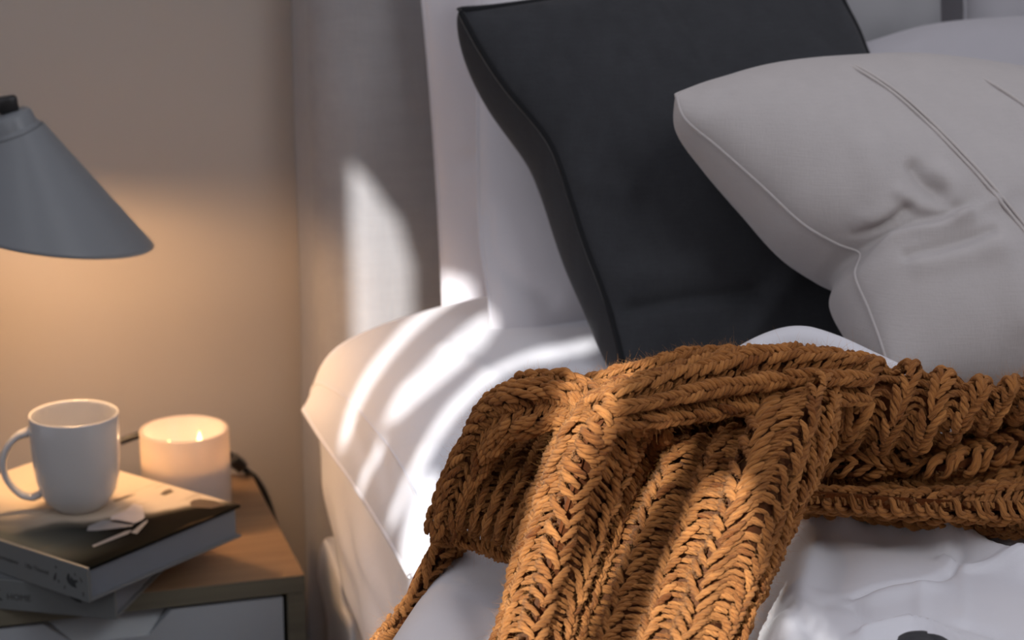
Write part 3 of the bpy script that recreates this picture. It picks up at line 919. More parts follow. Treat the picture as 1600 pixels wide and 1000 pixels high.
FACE = unit(A([-0.15, -0.75, 0.75]))
def knit(S, P, nribs, pitch=0.0100, lift=1.0, fat=1.0, flip=None, phase=0.5, jit=0.10):
    """lay rib-knit on surface P (rows run along the ribs): chains of V stitches with arched bars across the valleys between"""
    du, dv = np.gradient(P, axis=1), np.gradient(P, axis=0)
    N = unit(np.cross(du, dv))
    if flip is None:
        flip = -1 if (N * FACE).sum(-1).mean() < 0 else 1
    N = N * flip
    lenv = np.linalg.norm(np.diff(P, axis=0), axis=-1).sum(0).mean()
    lenu = np.linalg.norm(np.diff(P, axis=1), axis=-1).sum(1).mean()
    W = lenu / nribs
    nst = max(2, int(round(lenv / pitch)))
    L = lenv / nst
    # even stitches along the rib
    d = np.r_[0, np.cumsum(np.linalg.norm(np.diff(P, axis=0), axis=-1).mean(1))]
    d /= d[-1]
    vv = np.linspace(0, 1, len(d))
    du_ = np.r_[0, np.cumsum(np.linalg.norm(np.diff(P, axis=1), axis=-1).mean(0))]
    du_ /= du_[-1]
    uu_ = np.linspace(0, 1, len(du_))
    E_ = np.linalg.norm(du, axis=-1)
    stretch = np.clip(E_ / E_.mean(0, keepdims=True), 0.85, 1.6)[..., None]
    S.sheet(P - N * 0.0058)
    K = 11
    s = np.linspace(0, 1, K)
    r_, k_ = np.meshgrid(np.arange(nribs), np.arange(nst), indexing='ij')
    r_, k_ = r_.ravel().astype(float), k_.ravel().astype(float)
    def lay(r_, k_, x, y, h, rad, twist):
        jx, jy = rng.normal(0, jit, (len(r_), 1)), rng.normal(0, jit, (len(r_), 1))
        u = (r_[:, None] + phase + x[None] + jx * 0.5) / nribs
        v = (k_[:, None] + y[None] + jy) / nst
        ok = (u.min(1) > -0.02) & (u.max(1) < 1.02)
        u, v = u[ok], v[ok]
        if not len(u):
            return
        v = np.interp(np.clip(v, 0, 1), d, vv)
        u = np.interp(np.clip(u, 0, 1), du_, uu_)
        Nn = unit(sample(N, u, v))
        C = sample(P, u, v) + Nn * (h[None, :, None] + rng.normal(0, 0.0008, (len(u), 1, 1)))
        S.add(C, np.broadcast_to(rad[None], u.shape) * rng.normal(1, 0.10, (len(u), 1)) * sample(stretch, u, v)[..., 0] ** 0.85, Nn, twist)
    hump = np.sin(np.pi * s)
    R0 = 0.00275 * fat
    for sg in (-1, 1):
        x = sg * (0.27 * (1 - s) ** 1.2 + 0.012)
        y = -0.35 + 1.5 * s
        h = (0.0046 + 0.0018 * hump - 0.0018 * (1 - s)) * lift
        lay(r_, k_, x, y, h, R0 * np.maximum(0.35 + 0.65 * hump ** 0.6, 0.72 * (s > 0.5)), 1.1 * sg)
    R1 = 0.0020 * fat
    for y0 in (0.2, 0.7):
        x = 0.20 + 0.60 * s
        y = y0 - 0.42 * hump
        h = (0.0024 - 0.0062 * hump ** 1.3) * lift
        lay(np.r_[[-1.0] * nst, r_], np.r_[np.arange(nst), k_], x, y, h, R1 * (0.55 + 0.45 * hump ** 0.5), 1.4)
    # a chain of tilted strands binds each side edge
    e_ = np.arange(nst).astype(float)
    for xe, sg in ((-phase + 0.03, 1), (nribs - phase - 0.03, -1)):
        lay(0 * e_, e_, xe + sg * 0.16 * s, -0.3 + 1.5 * s, (0.0005 + 0.0014 * hump) * lift, R0 * 0.9 * (0.4 + 0.6 * hump ** 0.6), 1.1)
        lay(0 * e_, e_ + 0.4, xe + sg * 0.10 * (1 - s), -0.3 + 1.4 * s, (-0.0006 + 0.0006 * hump) * lift, R0 * 0.8 * (0.4 + 0.6 * hump ** 0.6), -1.1)
    return W, L

def roll(px, rad, a0, a1, n=120, m=26, squash=1.0):
    """a rolled fold: centreline through measured points (x, y, height), swept by an arc in the plane across it"""
    c = arc([at_z(*p) for p in px], n)
    r = catmull(np.asarray(rad, float)[:, None], n)[:, 0]
    T = unit(np.gradient(c, axis=0))
    side = unit(np.cross(T, A([0, 0, 1.0])))
    side = side * np.sign((side @ A([-0.25, -1, 0])))[:, None]
    up = unit(np.cross(side, T))
    up = up * np.sign(up[:, 2])[:, None]
    th = np.radians(np.linspace(a0, a1, m))
    return c[:, None] + r[:, None, None] * (np.cos(th)[None, :, None] * side[:, None] + squash * np.sin(th)[None, :, None] * up[:, None])
def ctrl(rows):
    return [[at_z(*p) for p in r] for r in rows]

duvet()
blanket = thing('knitted_blanket', 'rust brown chunky rib-knit blanket thrown in folds across the white bed', 'blanket', (0.6, 1.3, 0.70))
ALL = []
def piece(name):
    S = Strands()
    ALL.append((name, S))
    return S

# draped front panel with its sunlit shoulder
S = piece('draped_panel')
cols = [
    [(925, 650, .820), (893, 715, .79), (862, 790, .76), (838, 865, .735), (818, 940, .712), (795, 1020, .695), (775, 1100, .67)],
    [(905, 645, .846), (874, 703, .825), (846, 768, .79), (824, 845, .762), (804, 925, .738), (781, 1012, .715), (758, 1100, .69)],
    [(958, 622, .875), (925, 668, .862), (900, 728, .835), (874, 810, .80), (846, 905, .768), (819, 1005, .742), (792, 1100, .71)],
    [(1025, 640, .862), (990, 672, .845), (958, 745, .815), (926, 830, .783), (896, 920, .755), (866, 1012, .730), (838, 1100, .70)],
    [(1055, 680, .825), (1020, 705, .805), (985, 770, .785), (955, 850, .760), (926, 935, .738), (898, 1020, .717), (868, 1100, .69)],
    [(1090, 688, .822), (1058, 712, .812), (1030, 775, .792), (1000, 850, .768), (970, 935, .745), (940, 1025, .722), (910, 1105, .70)],
    [(1135, 680, .828), (1112, 715, .820), (1085, 785, .80), (1058, 855, .778), (1030, 935, .756), (1000, 1025, .733), (972, 1105, .71)],
    [(1195, 640, .852), (1172, 700, .84), (1143, 785, .815), (1113, 860, .79), (1082, 940, .765), (1048, 1030, .742), (1018, 1115, .715)],
    [(1262, 595, .875), (1240, 660, .86), (1207, 755, .828), (1173, 845, .795), (1135, 935, .765), (1095, 1028, .738), (1058, 1115, .71)],
    [(1305, 582, .868), (1287, 650, .85), (1252, 748, .815), (1215, 835, .78), (1177, 922, .748), (1134, 1018, .722), (1090, 1110, .70)],
    [(1318, 600, .845), (1297, 670, .82), (1256, 765, .785), (1216, 850, .75), (1174, 935, .722), (1130, 1028, .702), (1084, 1115, .68)]]
PA = net(np.swapaxes(np.array([[at_z(*p) for p in c] for c in cols]), 0, 1), 160, 200)
knit(S, PA, 12, 0.0098)

# thick folded edge along the top, and the softer fold behind it
S = piece('rolled_edge')
PB = roll([(925, 650, .862), (975, 636, .868), (1030, 624, .868), (1100, 610, .868), (1180, 598, .868), (1260, 592, .868), (1345, 594, .862)],
          [.009, .014, .0165, .018, .018, .016, .013], -60, 150)
knit(S, PB, 4, 0.0108, 1.1, 1.05)
PB2 = roll([(880, 624, .835), (960, 608, .842), (1040, 594, .846), (1100, 582, .848), (1180, 576, .845)], [.008, .012, .014, .014, .01], -30, 160)
knit(S, PB2, 4, 0.009, 0.8, 0.85)
# dark pocket under the folded edge
S = piece('inner_fold')
rows = [[(980, 640, .845), (1060, 625, .845), (1140, 612, .845), (1230, 600, .85)],
        [(985, 670, .815), (1060, 660, .81), (1140, 650, .81), (1225, 630, .82)],
        [(1000, 720, .795), (1065, 705, .79), (1140, 690, .80), (1220, 660, .81)]]
knit(S, net(ctrl(rows), 50, 80), 9, 0.0100)

# tented left flap: arched edge and the ribbed hollow inside it
S = piece('arched_edge')
PC = roll([(930, 656, .848), (905, 638, .852), (868, 628, .854), (828, 634, .85), (790, 656, .836), (752, 700, .812), (720, 754, .785), (696, 806, .760), (688, 838, .745)],
          [.012, .016, .0175, .0165, .0140, .0115, .0095, .0080, .006], -70, 165)
knit(S, PC, 3, 0.0096, 0.85, 1.0)
S = piece('ribbed_flap')
rows = [[(722, 712, .792), (775, 660, .815), (835, 642, .825), (890, 660, .822), (935, 690, .815)],
        [(712, 735, .785), (765, 690, .803), (822, 680, .81), (880, 700, .805), (925, 730, .80)],
        [(697, 775, .770), (742, 745, .785), (790, 745, .79), (845, 765, .785), (895, 785, .78)],
        [(684, 812, .752), (722, 805, .762), (766, 810, .764), (812, 828, .762), (862, 850, .755)],
        [(680, 830, .738), (716, 828, .742), (758, 838, .742), (805, 856, .738), (855, 875, .73)]]
knit(S, net(ctrl(rows), 90, 120), 9, 0.0080, 0.9, 0.8)
PH = roll([(678, 822, .748), (715, 828, .745), (760, 838, .744), (808, 856, .74), (860, 876, .732)], [.006, .0075, .0075, .0075, .0075], -110, 120, 90, 20)
knit(S, PH, 2, 0.0085, 0.8, 0.85)
# tail that slips down between the pillow and the duvet
S = piece('hanging_tail')
rows = [[(690, 812, .745), (715, 830, .742), (738, 848, .690)],
        [(674, 846, .728), (698, 862, .722), (714, 884, .660)],
        [(655, 890, .712), (677, 903, .704), (696, 920, .645)],
        [(625, 945, .690), (646, 960, .684), (670, 974, .630)],
        [(582, 1000, .664), (606, 1016, .668), (640, 1035, .65)],
        [(545, 1050, .635), (570, 1068, .64), (600, 1090, .62)]]
knit(S, net(ctrl(rows), 90, 40), 4, 0.0090, 0.9, 0.82)

# right-hand folds
S = piece('upper_fold')
rows = [[(1325, 586, .835), (1385, 591, .835), (1440, 599, .832), (1490, 611, .828), (1545, 617, .825), (1600, 609, .83), (1660, 596, .83), (1790, 606, .83)],
        [(1335, 571, .862), (1395, 577, .862), (1448, 583, .860), (1498, 595, .856), (1552, 605, .852), (1608, 593, .856), (1665, 581, .856), (1795, 591, .856)],
        [(1322, 610, .852), (1380, 612, .852), (1435, 618, .848), (1484, 626, .846), (1535, 628, .842), (1595, 612, .846), (1655, 600, .846), (1785, 610, .846)],
        [(1305, 655, .832), (1365, 655, .832), (1418, 658, .83), (1466, 662, .828), (1515, 652, .83), (1580, 632, .834), (1645, 620, .834), (1775, 630, .834)],
        [(1292, 693, .806), (1348, 695, .806), (1400, 697, .806), (1448, 692, .806), (1500, 676, .81), (1570, 650, .818), (1640, 636, .818), (1770, 646, .818)],
        [(1300, 694, .782), (1352, 696, .782), (1404, 698, .782), (1450, 692, .784), (1504, 676, .79), (1574, 650, .80), (1642, 636, .80), (1772, 646, .80)]]
knit(S, net(ctrl(rows), 90, 160), 9, 0.0096, 0.85, 1.1)
S = piece('lower_folds')
xs = [1232, 1290, 1350, 1410, 1470, 1540, 1600, 1660, 1790]
ry = [[700, 698, 696, 694, 690, 672, 652, 640, 648],
      [722, 716, 712, 712, 708, 690, 668, 655, 663],
      [742, 738, 735, 736, 733, 718, 698, 684, 692],
      [758, 758, 758, 758, 754, 742, 728, 716, 724],
      [768, 768, 770, 772, 770, 764, 756, 750, 758],
      [778, 780, 784, 788, 790, 790, 788, 786, 794],
      [790, 796, 802, 808, 814, 822, 828, 832, 840],
      [794, 801, 807, 814, 821, 830, 837, 842, 850]]
rz = [.770, .792, .784, .766, .765, .775, .742, .715]
wob = [r + [0] for r in [[0, 0, 0, 0, 0, 0, 0, 0], [-.006, .0, .004, .002, -.004, .004, .008, .006], [-.004, .002, .002, -.006, .004, .006, .002, .004], [0, 0, 0, .004, .004, -.004, -.004, 0],
       [0, 0, 0, 0, 0, 0, 0, 0], [0] * 8, [0] * 8, [0] * 8]]
PE = net([[at_z(xs[j], ry[i][j], rz[i] + wob[i][j]) for j in range(9)] for i in range(8)], 110, 180)
knit(S, np.swapaxes(PE, 0, 1), 8, 0.0096, 0.85, 1.08)
n_hair = 0
for nm, S in ALL:
    S.build(nm, MT['yarn'], blanket)

def loose_fibres():
    P = np.concatenate([np.concatenate(S.hair_p) for _, S in ALL])
    N = np.concatenate([np.concatenate(S.hair_n) for _, S in ALL])
    n = 60000
    k = rng.integers(0, len(P), n)
    d = unit(N[k] * rng.uniform(0.0, 0.8, (n, 1)) + rng.normal(0, 0.7, (n, 3)))
    ln = rng.gamma(2.0, 0.0008, (n, 1)) + 0.0026
    curl = rng.normal(0, 0.6, (n, 3))
    st = P[k] + N[k] * 0.0012
    m = 5
    t = np.linspace(0, 1, m)
    pts = st[:, None] + d[:, None] * (ln * t[None])[..., None] + curl[:, None] * (ln[:, :, None] * (t ** 2)[None, :, None])
    hc = bpy.data.hair_curves.new('loose_fibres')
    hc.add_curves([m] * n)
    hc.attributes['position'].data.foreach_set('vector', pts.astype(np.float32).ravel())
    ra = hc.attributes.get('radius') or hc.attributes.new('radius', 'FLOAT', 'POINT')
    ra.data.foreach_set('value', np.tile(np.linspace(0.00005, 0.00002, m), n).astype(np.float32))
    o = bpy.data.objects.new('loose_fibres', hc)
    COL.objects.link(o)
    hc.materials.append(fibre)
    o.parent = blanket
    o.matrix_parent_inverse = Matrix.Translation(blanket.location).inverted()
    o['kind'] = 'stuff'
fibre = plain('wool_fibre', (0.56, 0.25, 0.07), 0.9)
loose_fibres()

# ------------------------------------------------------------------ dark cloth showing beyond the duvet's wavy hem at the bottom of the picture
def dark_cloth():
    top = [(1398, 1022), (1412, 1014), (1428, 1007), (1443, 1005), (1457, 1010), (1470, 1020)]
    low = [(1330, 1100), (1365, 1105), (1410, 1110), (1455, 1112), (1500, 1110), (1560, 1105)]
    mid = [((a[0] + b[0]) / 2, (a[1] + b[1]) / 2) for a, b in zip(top, low)]
    P = net([[at_z(x, y, 0.749 + h) for x, y in r] for r, h in ((top, 0.0), (mid, 0.003), (low, 0.0))], 30, 40)
    P[..., 2] += smooth_noise((30, 40), (4, 4), 0.0008)
    o = link('grey_throw', quads('grey_throw', P.reshape(-1, 3), grid_q(30, 40)), MT['charcoal'])
    m = o.modifiers.new('thickness', 'SOLIDIFY')
    m.thickness = 0.009
    tag(o, 'dark grey cloth just peeping out beyond the wavy hem of the white duvet', 'throw')
dark_cloth()

# ------------------------------------------------------------------ nightstand
NT = 0.55
fr = at_z(476, 898, NT)
NX1, NY0 = float(fr[0]), float(fr[1])
NY1 = float(at_z(393, 738, NT)[1])
NX0 = NX1 - 0.42
ns = thing('nightstand', 'oak nightstand with a pale drawer front between wall and bed', 'nightstand', ((NX0 + NX1) / 2, (NY0 + NY1) / 2, 0))
link('top_board', box_mesh('top_board', (NX0, NY0, NT - 0.0165), (NX1, NY1, NT), 0.0007), MT['oak'], ns, False)
link('front_edging', box_mesh('front_edging', (NX0, NY0 - 0.0006, NT - 0.0163), (NX1, NY0 + 0.0004, NT - 0.0004)), MT['oak_edge'], ns, False)
for x in (NX0, NX1 - 0.0165):
    link('side_panel', box_mesh('side_panel', (x, NY0 + 0.001, 0.0), (x + 0.0165, NY1, NT - 0.0167), 0.0007), MT['oak_edge'], ns, False)
link('back_panel', box_mesh('back_panel', (NX0 + 0.017, NY1 - 0.006, 0.05), (NX1 - 0.017, NY1 - 0.001, NT - 0.017)), MT['dark'], ns, False)
link('bottom_board', box_mesh('bottom_board', (NX0 + 0.017, NY0 + 0.01, 0.05), (NX1 - 0.017, NY1 - 0.007, 0.066)), MT['oak_edge'], ns, False)
def drawer():
    x0, x1 = NX0 + 0.0205, NX1 - 0.0205
    zt, zb = NT - 0.0205, NT - 0.175
    yf, yb = NY0 + 0.002, NY0 + 0.018
    ztp = zt
    P = lambda x, y: at_y(x, y, yf)
    l1, l2 = P(68, 975)[0], P(118, 1010)[0]
    r1, r2 = P(268, 953)[0], P(232, 995)[0]
    hz = float(P(235, 993)[2])
    bev = 0.005
    O = [(x0, ztp), (l1, ztp), (l2, hz), (r2, hz), (r1, ztp), (x1, ztp), (x1, zb), (x0, zb)]
    V = [(x, yf, z) for x, z in O] + [(x, yb, z) for x, z in O]
    n = len(O)
    Fc = [[0, 1, 2, 7], [2, 3, 6, 7], [3, 4, 5, 6], [8, 15, 10, 9], [10, 15, 14, 11], [11, 14, 13, 12]]
    Fc += [[i, i + n, (i + 1) % n + n, (i + 1) % n] for i in range(n)]
    d = link('drawer', pyd('drawer', V, Fc), MT['drawer'], ns, False)
    # sloped finger pull let into the front's upper edge
    V2 = [(l1 + .002, yf + 0.0145, ztp - .0005), (r1 - .002, yf + 0.0145, ztp - .0005), (r2, yf + 0.0012, hz), (l2, yf + 0.0012, hz),
          (l1 + .002, yb, ztp - .0005), (r1 - .002, yb, ztp - .0005), (r2, yb, hz), (l2, yb, hz)]
    link('finger_pull', pyd('finger_pull', V2, [[0, 3, 2, 1], [4, 5, 6, 7], [0, 1, 5, 4], [0, 4, 7, 3], [1, 2, 6, 5], [3, 7, 6, 2]]), MT['recess'], d, False)
    link('drawer_box', box_mesh('drawer_box', (x0 + 0.01, yb + 0.001, zb + 0.01), (x1 - 0.01, NY1 - 0.02, zt - 0.035)), MT['dark'], d, False)
    link('lower_front', box_mesh('lower_front', (x0, yf, 0.07), (x1, yb, zb - 0.003)), MT['drawer'], ns, False)
drawer()

# ------------------------------------------------------------------ books
def book(name, label, corner_px, spine_px, z0, z1, length, width, cover_mat, spine_mat, printed):
    """corner_px: front right corner at z1 (or z0); spine runs to the left, pages face right"""
    c = at_z(corner_px[0], corner_px[1], z0)
    e = at_z(spine_px[0], spine_px[1], z0)
    ax = unit(e - c)
    ax[2] = 0
    ay = A([-ax[1], ax[0], 0])
    if ay[1] < 0: ay = -ay
    t = thing(name, label, 'book', tuple(c))
    axes = (ax, ay, A([0, 0, 1.0]))
    h = z1 - z0
    tb = 0.0028
    def part(nm, lo, hi, m, bev=0.0006, par=t):
        # geometry in the book's own axes so printed patterns follow it
        me = box_mesh(nm, lo, hi, bev)
        o = bpy.data.objects.new(nm, me)
        COL.objects.link(o)
        me.materials.append(m)
        R = Matrix(((ax[0], ay[0], 0, c[0]), (ax[1], ay[1], 0, c[1]), (0, 0, 1, c[2]), (0, 0, 0, 1)))
        o.parent = par
        o.matrix_parent_inverse = Matrix.Translation(t.location).inverted()
        o.matrix_basis = R
        return o
    part('front_cover', (0, 0, h - tb), (length, width, h), printed or cover_mat)
    part('back_cover', (0, 0, 0), (length, width, tb), cover_mat)
    part('spine', (0.0, -0.0022, 0), (length, 0.0018, h), spine_mat)
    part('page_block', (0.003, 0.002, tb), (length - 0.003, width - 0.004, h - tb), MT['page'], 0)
    return t, c, ax, ay, h
def spine_print(t, c, ax, ay, items, m_default):
    """flat ink marks on a spine: polygons in (distance from right end, height)"""
    for nm, poly, m in items:
        V = [c + ax * a + A([0, 0, 1]) * b - ay * 0.00235 for a, b in poly]
        V += [v - ay * 0.0001 for v in V]
        n = len(poly)
        Fc = [list(range(n)), list(range(n, 2 * n))[::-1]] + [[i, (i + 1) % n, (i + 1) % n + n, i + n] for i in range(n)]
        link(nm, pyd(nm, V, Fc), m or m_default, t, False)
def spine_text(t, c, ax, ay, txt, start, base, size, m, nm='lettering'):
    cu = bpy.data.curves.new(nm, 'FONT')
    cu.body = txt
    cu.size = size
    cu.extrude = 0.00005
    tmp = bpy.data.objects.new('tmp', cu)
    COL.objects.link(tmp)
    me = bpy.data.meshes.new_from_object(tmp.evaluated_get(bpy.context.evaluated_depsgraph_get()))
    bpy.data.objects.remove(tmp)
    n = len(me.vertices)
    co = np.zeros(n * 3, np.float32)
    me.vertices.foreach_get('co', co)
    co = co.reshape(-1, 3)
    W = c + (start - co[:, :1]) * ax + co[:, 1:2] * A([0, 0, 1.0]) + A([0, 0, base]) - ay * (0.0024 - 0 * co[:, 2:3])
    W = W - ay * co[:, 2:3]
    me.vertices.foreach_set('co', W.astype(np.float32).ravel())
    me.name = nm
    me.materials.clear()
    link(nm, me, m, t, False)

LB = book('hardback_book', 'grey hardback lying directly on the nightstand under the other book, lettered HOME', (183, 967), (0, 950), NT + 0.0004, NT + 0.0290, 0.212, 0.170, MT['cover_grey'], MT['spine_grey'], None)
UB = book('photo_book', 'thick book with a printed landscape cover lying on top of the grey hardback', (142, 941), (0, 893), NT + 0.0295, NT + 0.0610, 0.245, 0.187, MT['cover_grey'], MT['spine_grey'], MT['print'])
t, c, ax, ay, h = LB
spine_text(t, c, ax, ay, 'K', 0.1160, 0.0085, 0.0155, MT['ink'])
spine_text(t, c, ax, ay, 'HOME', 0.1020, 0.0100, 0.0082, MT['ink_soft'])
spine_print(t, c, ax, ay, [('ink_mark', [(0.046, 0.021), (0.040, 0.023), (0.033, 0.020), (0.031, 0.013), (0.036, 0.014), (0.041, 0.017)], None)], MT['ink'])
t, c, ax, ay, h = UB
spine_text(t, c, ax, ay, 'Ulja Thomad', 0.0790, 0.0140, 0.0058, MT['ink_soft'])
spine_text(t, c, ax, ay, 'formations', 0.1130, 0.0140, 0.0058, MT['ink_soft'])
marks = [('ink_mark', [(0.0245, 0.021), (0.0225, 0.0215), (0.0215, 0.0165), (0.0195, 0.0195), (0.018, 0.017), (0.0125, 0.0180), (0.0130, 0.0155), (0.0155, 0.0150), (0.0145, 0.0100), (0.020, 0.0105), (0.0245, 0.0125), (0.0265, 0.0160)], MT['ink']),
         ('ink_mark', [(0.0400, 0.0180), (0.0385, 0.0182), (0.0400, 0.0120), (0.0425, 0.0100), (0.0430, 0.0130)], MT['ink_soft']),
         ('ink_mark', [(0.0400, 0.0245), (0.0385, 0.0250), (0.0380, 0.0225), (0.0398, 0.0225)], MT['ink_soft']),
         ('ink_mark', [(0.0375, 0.0125), (0.0360, 0.0128), (0.0355, 0.0100), (0.0370, 0.0098)], MT['ink_soft']),
         ('ink_mark', [(0.0300, 0.0080), (0.0285, 0.0095), (0.0290, 0.0060), (0.0305, 0.0055)], MT['ink_soft']),
         ('ink_mark', [(0.0100, 0.0215), (0.0085, 0.0210), (0.0065, 0.0175), (0.0075, 0.0170), (0.0090, 0.0195)], MT['ink_soft']),
         ('ink_mark', [(0.0070, 0.0080), (0.0058, 0.0085), (0.0055, 0.0050), (0.0068, 0.0045)], MT['ink_soft']),
         ('ink_mark', [(0.0160, 0.0235), (0.0150, 0.0240), (0.0148, 0.0215), (0.0158, 0.0210)], MT['ink_soft'])]
spine_print(t, c, ax, ay, marks, MT['ink'])
# the printed picture on the cover: a pale house on stilts with bare branches behind it
ZC = NT + 0.0610 + 0.00012
def flat_print(nm, px, m):
    V = [at_z(x, y, ZC) for x, y in px]
    V += [v - A([0, 0, 0.0001]) for v in V]
    n = len(px)
    Fc = [list(range(n)), list(range(n, 2 * n))[::-1]] + [[i, (i + 1) % n, (i + 1) % n + n, i + n] for i in range(n)]
    link(nm, pyd(nm, V, Fc), m, UB[0], False)
paper_w = plain('print_pale', (0.52, 0.46, 0.44), 0.4, 0, 80, 0.12)
paper_g = plain('print_grey', (0.24, 0.23, 0.23), 0.4, 0, 80, 0.15)
flat_print('printed_shape', [(138, 822), (136, 829), (150, 829), (178, 826), (206, 822), (210, 817), (180, 812), (160, 813)], paper_g)
flat_print('printed_shape', [(174, 806), (172, 815), (205, 820), (222, 812), (226, 808), (222, 790), (208, 787), (196, 798)], paper_w)
flat_print('printed_shape', [(144, 852), (146, 855), (200, 834), (206, 828), (196, 830)], paper_g)
flat_print('printed_shape', [(204, 832), (214, 834), (230, 816), (231, 812), (224, 816), (212, 826)], paper_g)
brown = plain('print_brown', (0.075, 0.05, 0.03), 0.4, 0, 80, 0.2)
flat_print('printed_branch', [(176, 782), (180, 784), (200, 777), (212, 772), (198, 774)], brown)
flat_print('printed_branch', [(250, 772), (258, 774), (272, 768), (266, 764), (258, 766)], brown)
flat_print('printed_branch', [(296, 786), (300, 792), (330, 794), (352, 789), (336, 782), (312, 779), (302, 781)], brown)

# ------------------------------------------------------------------ mug
def mug():
    base = at_z(126, 800, ZC)
    c = A([base[0], base[1] + 0.014, ZC + 0.0003])
    z0 = c[2]
    t = thing('mug', 'white glazed mug with a thin looped handle on top of the books', 'mug', tuple(c))
    H = 0.093
    outer = [(0.0, 0.001), (0.020, 0.001), (0.0215, 0.0), (0.0235, 0.0), (0.0255, 0.002), (0.0325, 0.0075), (0.0385, 0.018), (0.0418, 0.032), (0.0436, 0.050), (0.0444, 0.070), (0.0446, H - 0.002), (0.0443, H - 0.0005), (0.0436, H)]
    inner = [(0.0428, H - 0.0005), (0.0424, H - 0.003), (0.0422, 0.070), (0.0412, 0.045), (0.0390, 0.030), (0.0350, 0.016), (0.0270, 0.0075), (0.015, 0.005), (0.0, 0.005)]
    link('body', lathe_mesh('body', outer + inner, 72, Matrix.Translation(tuple(c)) @ Matrix.Diagonal((0.905, 0.905, 0.97, 1.0))), MT['mug'], t)
    side = -RT * 0.985 - np.array([FW[0], FW[1], 0]) * 0.16
    side = unit(side)
    pr = [(0.0385, 0.0745), (0.050, 0.071), (0.0605, 0.060), (0.0655, 0.045), (0.0625, 0.029), (0.052, 0.0155), (0.041, 0.0115), (0.0335, 0.0145)]
    cl = arc([c + side * a + A([0, 0, b]) for a, b in pr], 44)
    T = unit(np.gradient(cl, axis=0))
    W = np.cross(side, A([0, 0, 1.0]))
    N = np.cross(T, W)
    th = np.linspace(0, 2 * np.pi, 14, endpoint=False)
    wid = np.interp(np.linspace(0, 1, 44), [0, .15, .6, 1], [.0075, .0058, .0050, .0060])
    thk = np.interp(np.linspace(0, 1, 44), [0, .15, .6, 1], [.0050, .0036, .0030, .0036])
    V = cl[:, None] + wid[:, None, None] * np.cos(th)[None, :, None] * W + (thk[:, None] * np.sin(th)[None])[..., None] * N[:, None]
    link('handle', quads('handle', V.reshape(-1, 3), grid_q(44, 14, wrap=True)), MT['mug'], t)
mug()

# ------------------------------------------------------------------ candle
def candle():
    b = at_z(295, 815, NT)
    c = A([b[0], b[1] + 0.004, NT + 0.0004])
    t = thing('candle', 'lit candle in a white opal glass tumbler behind the books', 'candle', tuple(c))
    R, H = 0.0432, 0.0945
    MTX = Matrix.Translation(tuple(c))
    prof = [(0.0, 0.0), (R - 0.004, 0.0), (R - 0.001, 0.0015), (R, 0.005), (R, H - 0.001), (R - 0.0012, H), (R - 0.0030, H), (R - 0.0040, H - 0.001), (R - 0.0040, 0.008), (R - 0.008, 0.0055), (0.0, 0.0055)]
    link('glass_tumbler', lathe_mesh('glass_tumbler', prof, 80, MTX), opal('opal_glass', (0.55, 0.50, 0.49), 0.40), t)
    wz = 0.060
    wax = [(0.0, 0.0060), (R - 0.0085, 0.0060), (R - 0.0044, 0.0090), (R - 0.0044, wz + 0.0008), (R - 0.006, wz), (0.02, wz - 0.0006), (0.0, wz - 0.0008)]
    link('wax', lathe_mesh('wax', wax, 48, MTX), plain('white_wax', (0.50, 0.42, 0.40), 0.35), t)
    link('wick', tube_mesh('wick', [c + A([0.014, 0, wz - 0.001]), c + A([0.0143, 0, wz + 0.004]), c + A([0.0147, 0, wz + 0.009])], 0.0009, 8), MT['black'], t)
    fl = [(0.0, 0.008), (0.0022, 0.010), (0.0034, 0.014), (0.0032, 0.018), (0.0020, 0.023), (0.0008, 0.028), (0.0, 0.031)]
    link('flame', lathe_mesh('flame', fl, 20, Matrix.Translation((c[0] + 0.0145, c[1], c[2] + wz))), emit('flame_glow', (1.0, 0.62, 0.24), 9.0), t)
    link('wick', tube_mesh('wick', [c + A([-0.014, 0.004, wz - 0.001]), c + A([-0.0143, 0.004, wz + 0.003]), c + A([-0.0147, 0.004, wz + 0.007])], 0.0009, 8), MT['black'], t)
    fl2 = [(0.0, 0.006), (0.0018, 0.008), (0.0026, 0.011), (0.0024, 0.014), (0.0012, 0.019), (0.0, 0.023)]
    link('flame', lathe_mesh('flame', fl2, 20, Matrix.Translation((c[0] - 0.0145, c[1] + 0.004, c[2] + wz))), bpy.data.materials['flame_glow'], t)
    for dx, e in ((0.0145, 0.24), (-0.0145, 0.18)):
        l = light('candle_light', 'POINT', (c[0] + dx, c[1], c[2] + wz + 0.018), e, (1.0, 0.62, 0.31), shadow_soft_size=0.004)
        l.parent = t
        l.matrix_parent_inverse = Matrix.Translation(t.location).inverted()
candle()

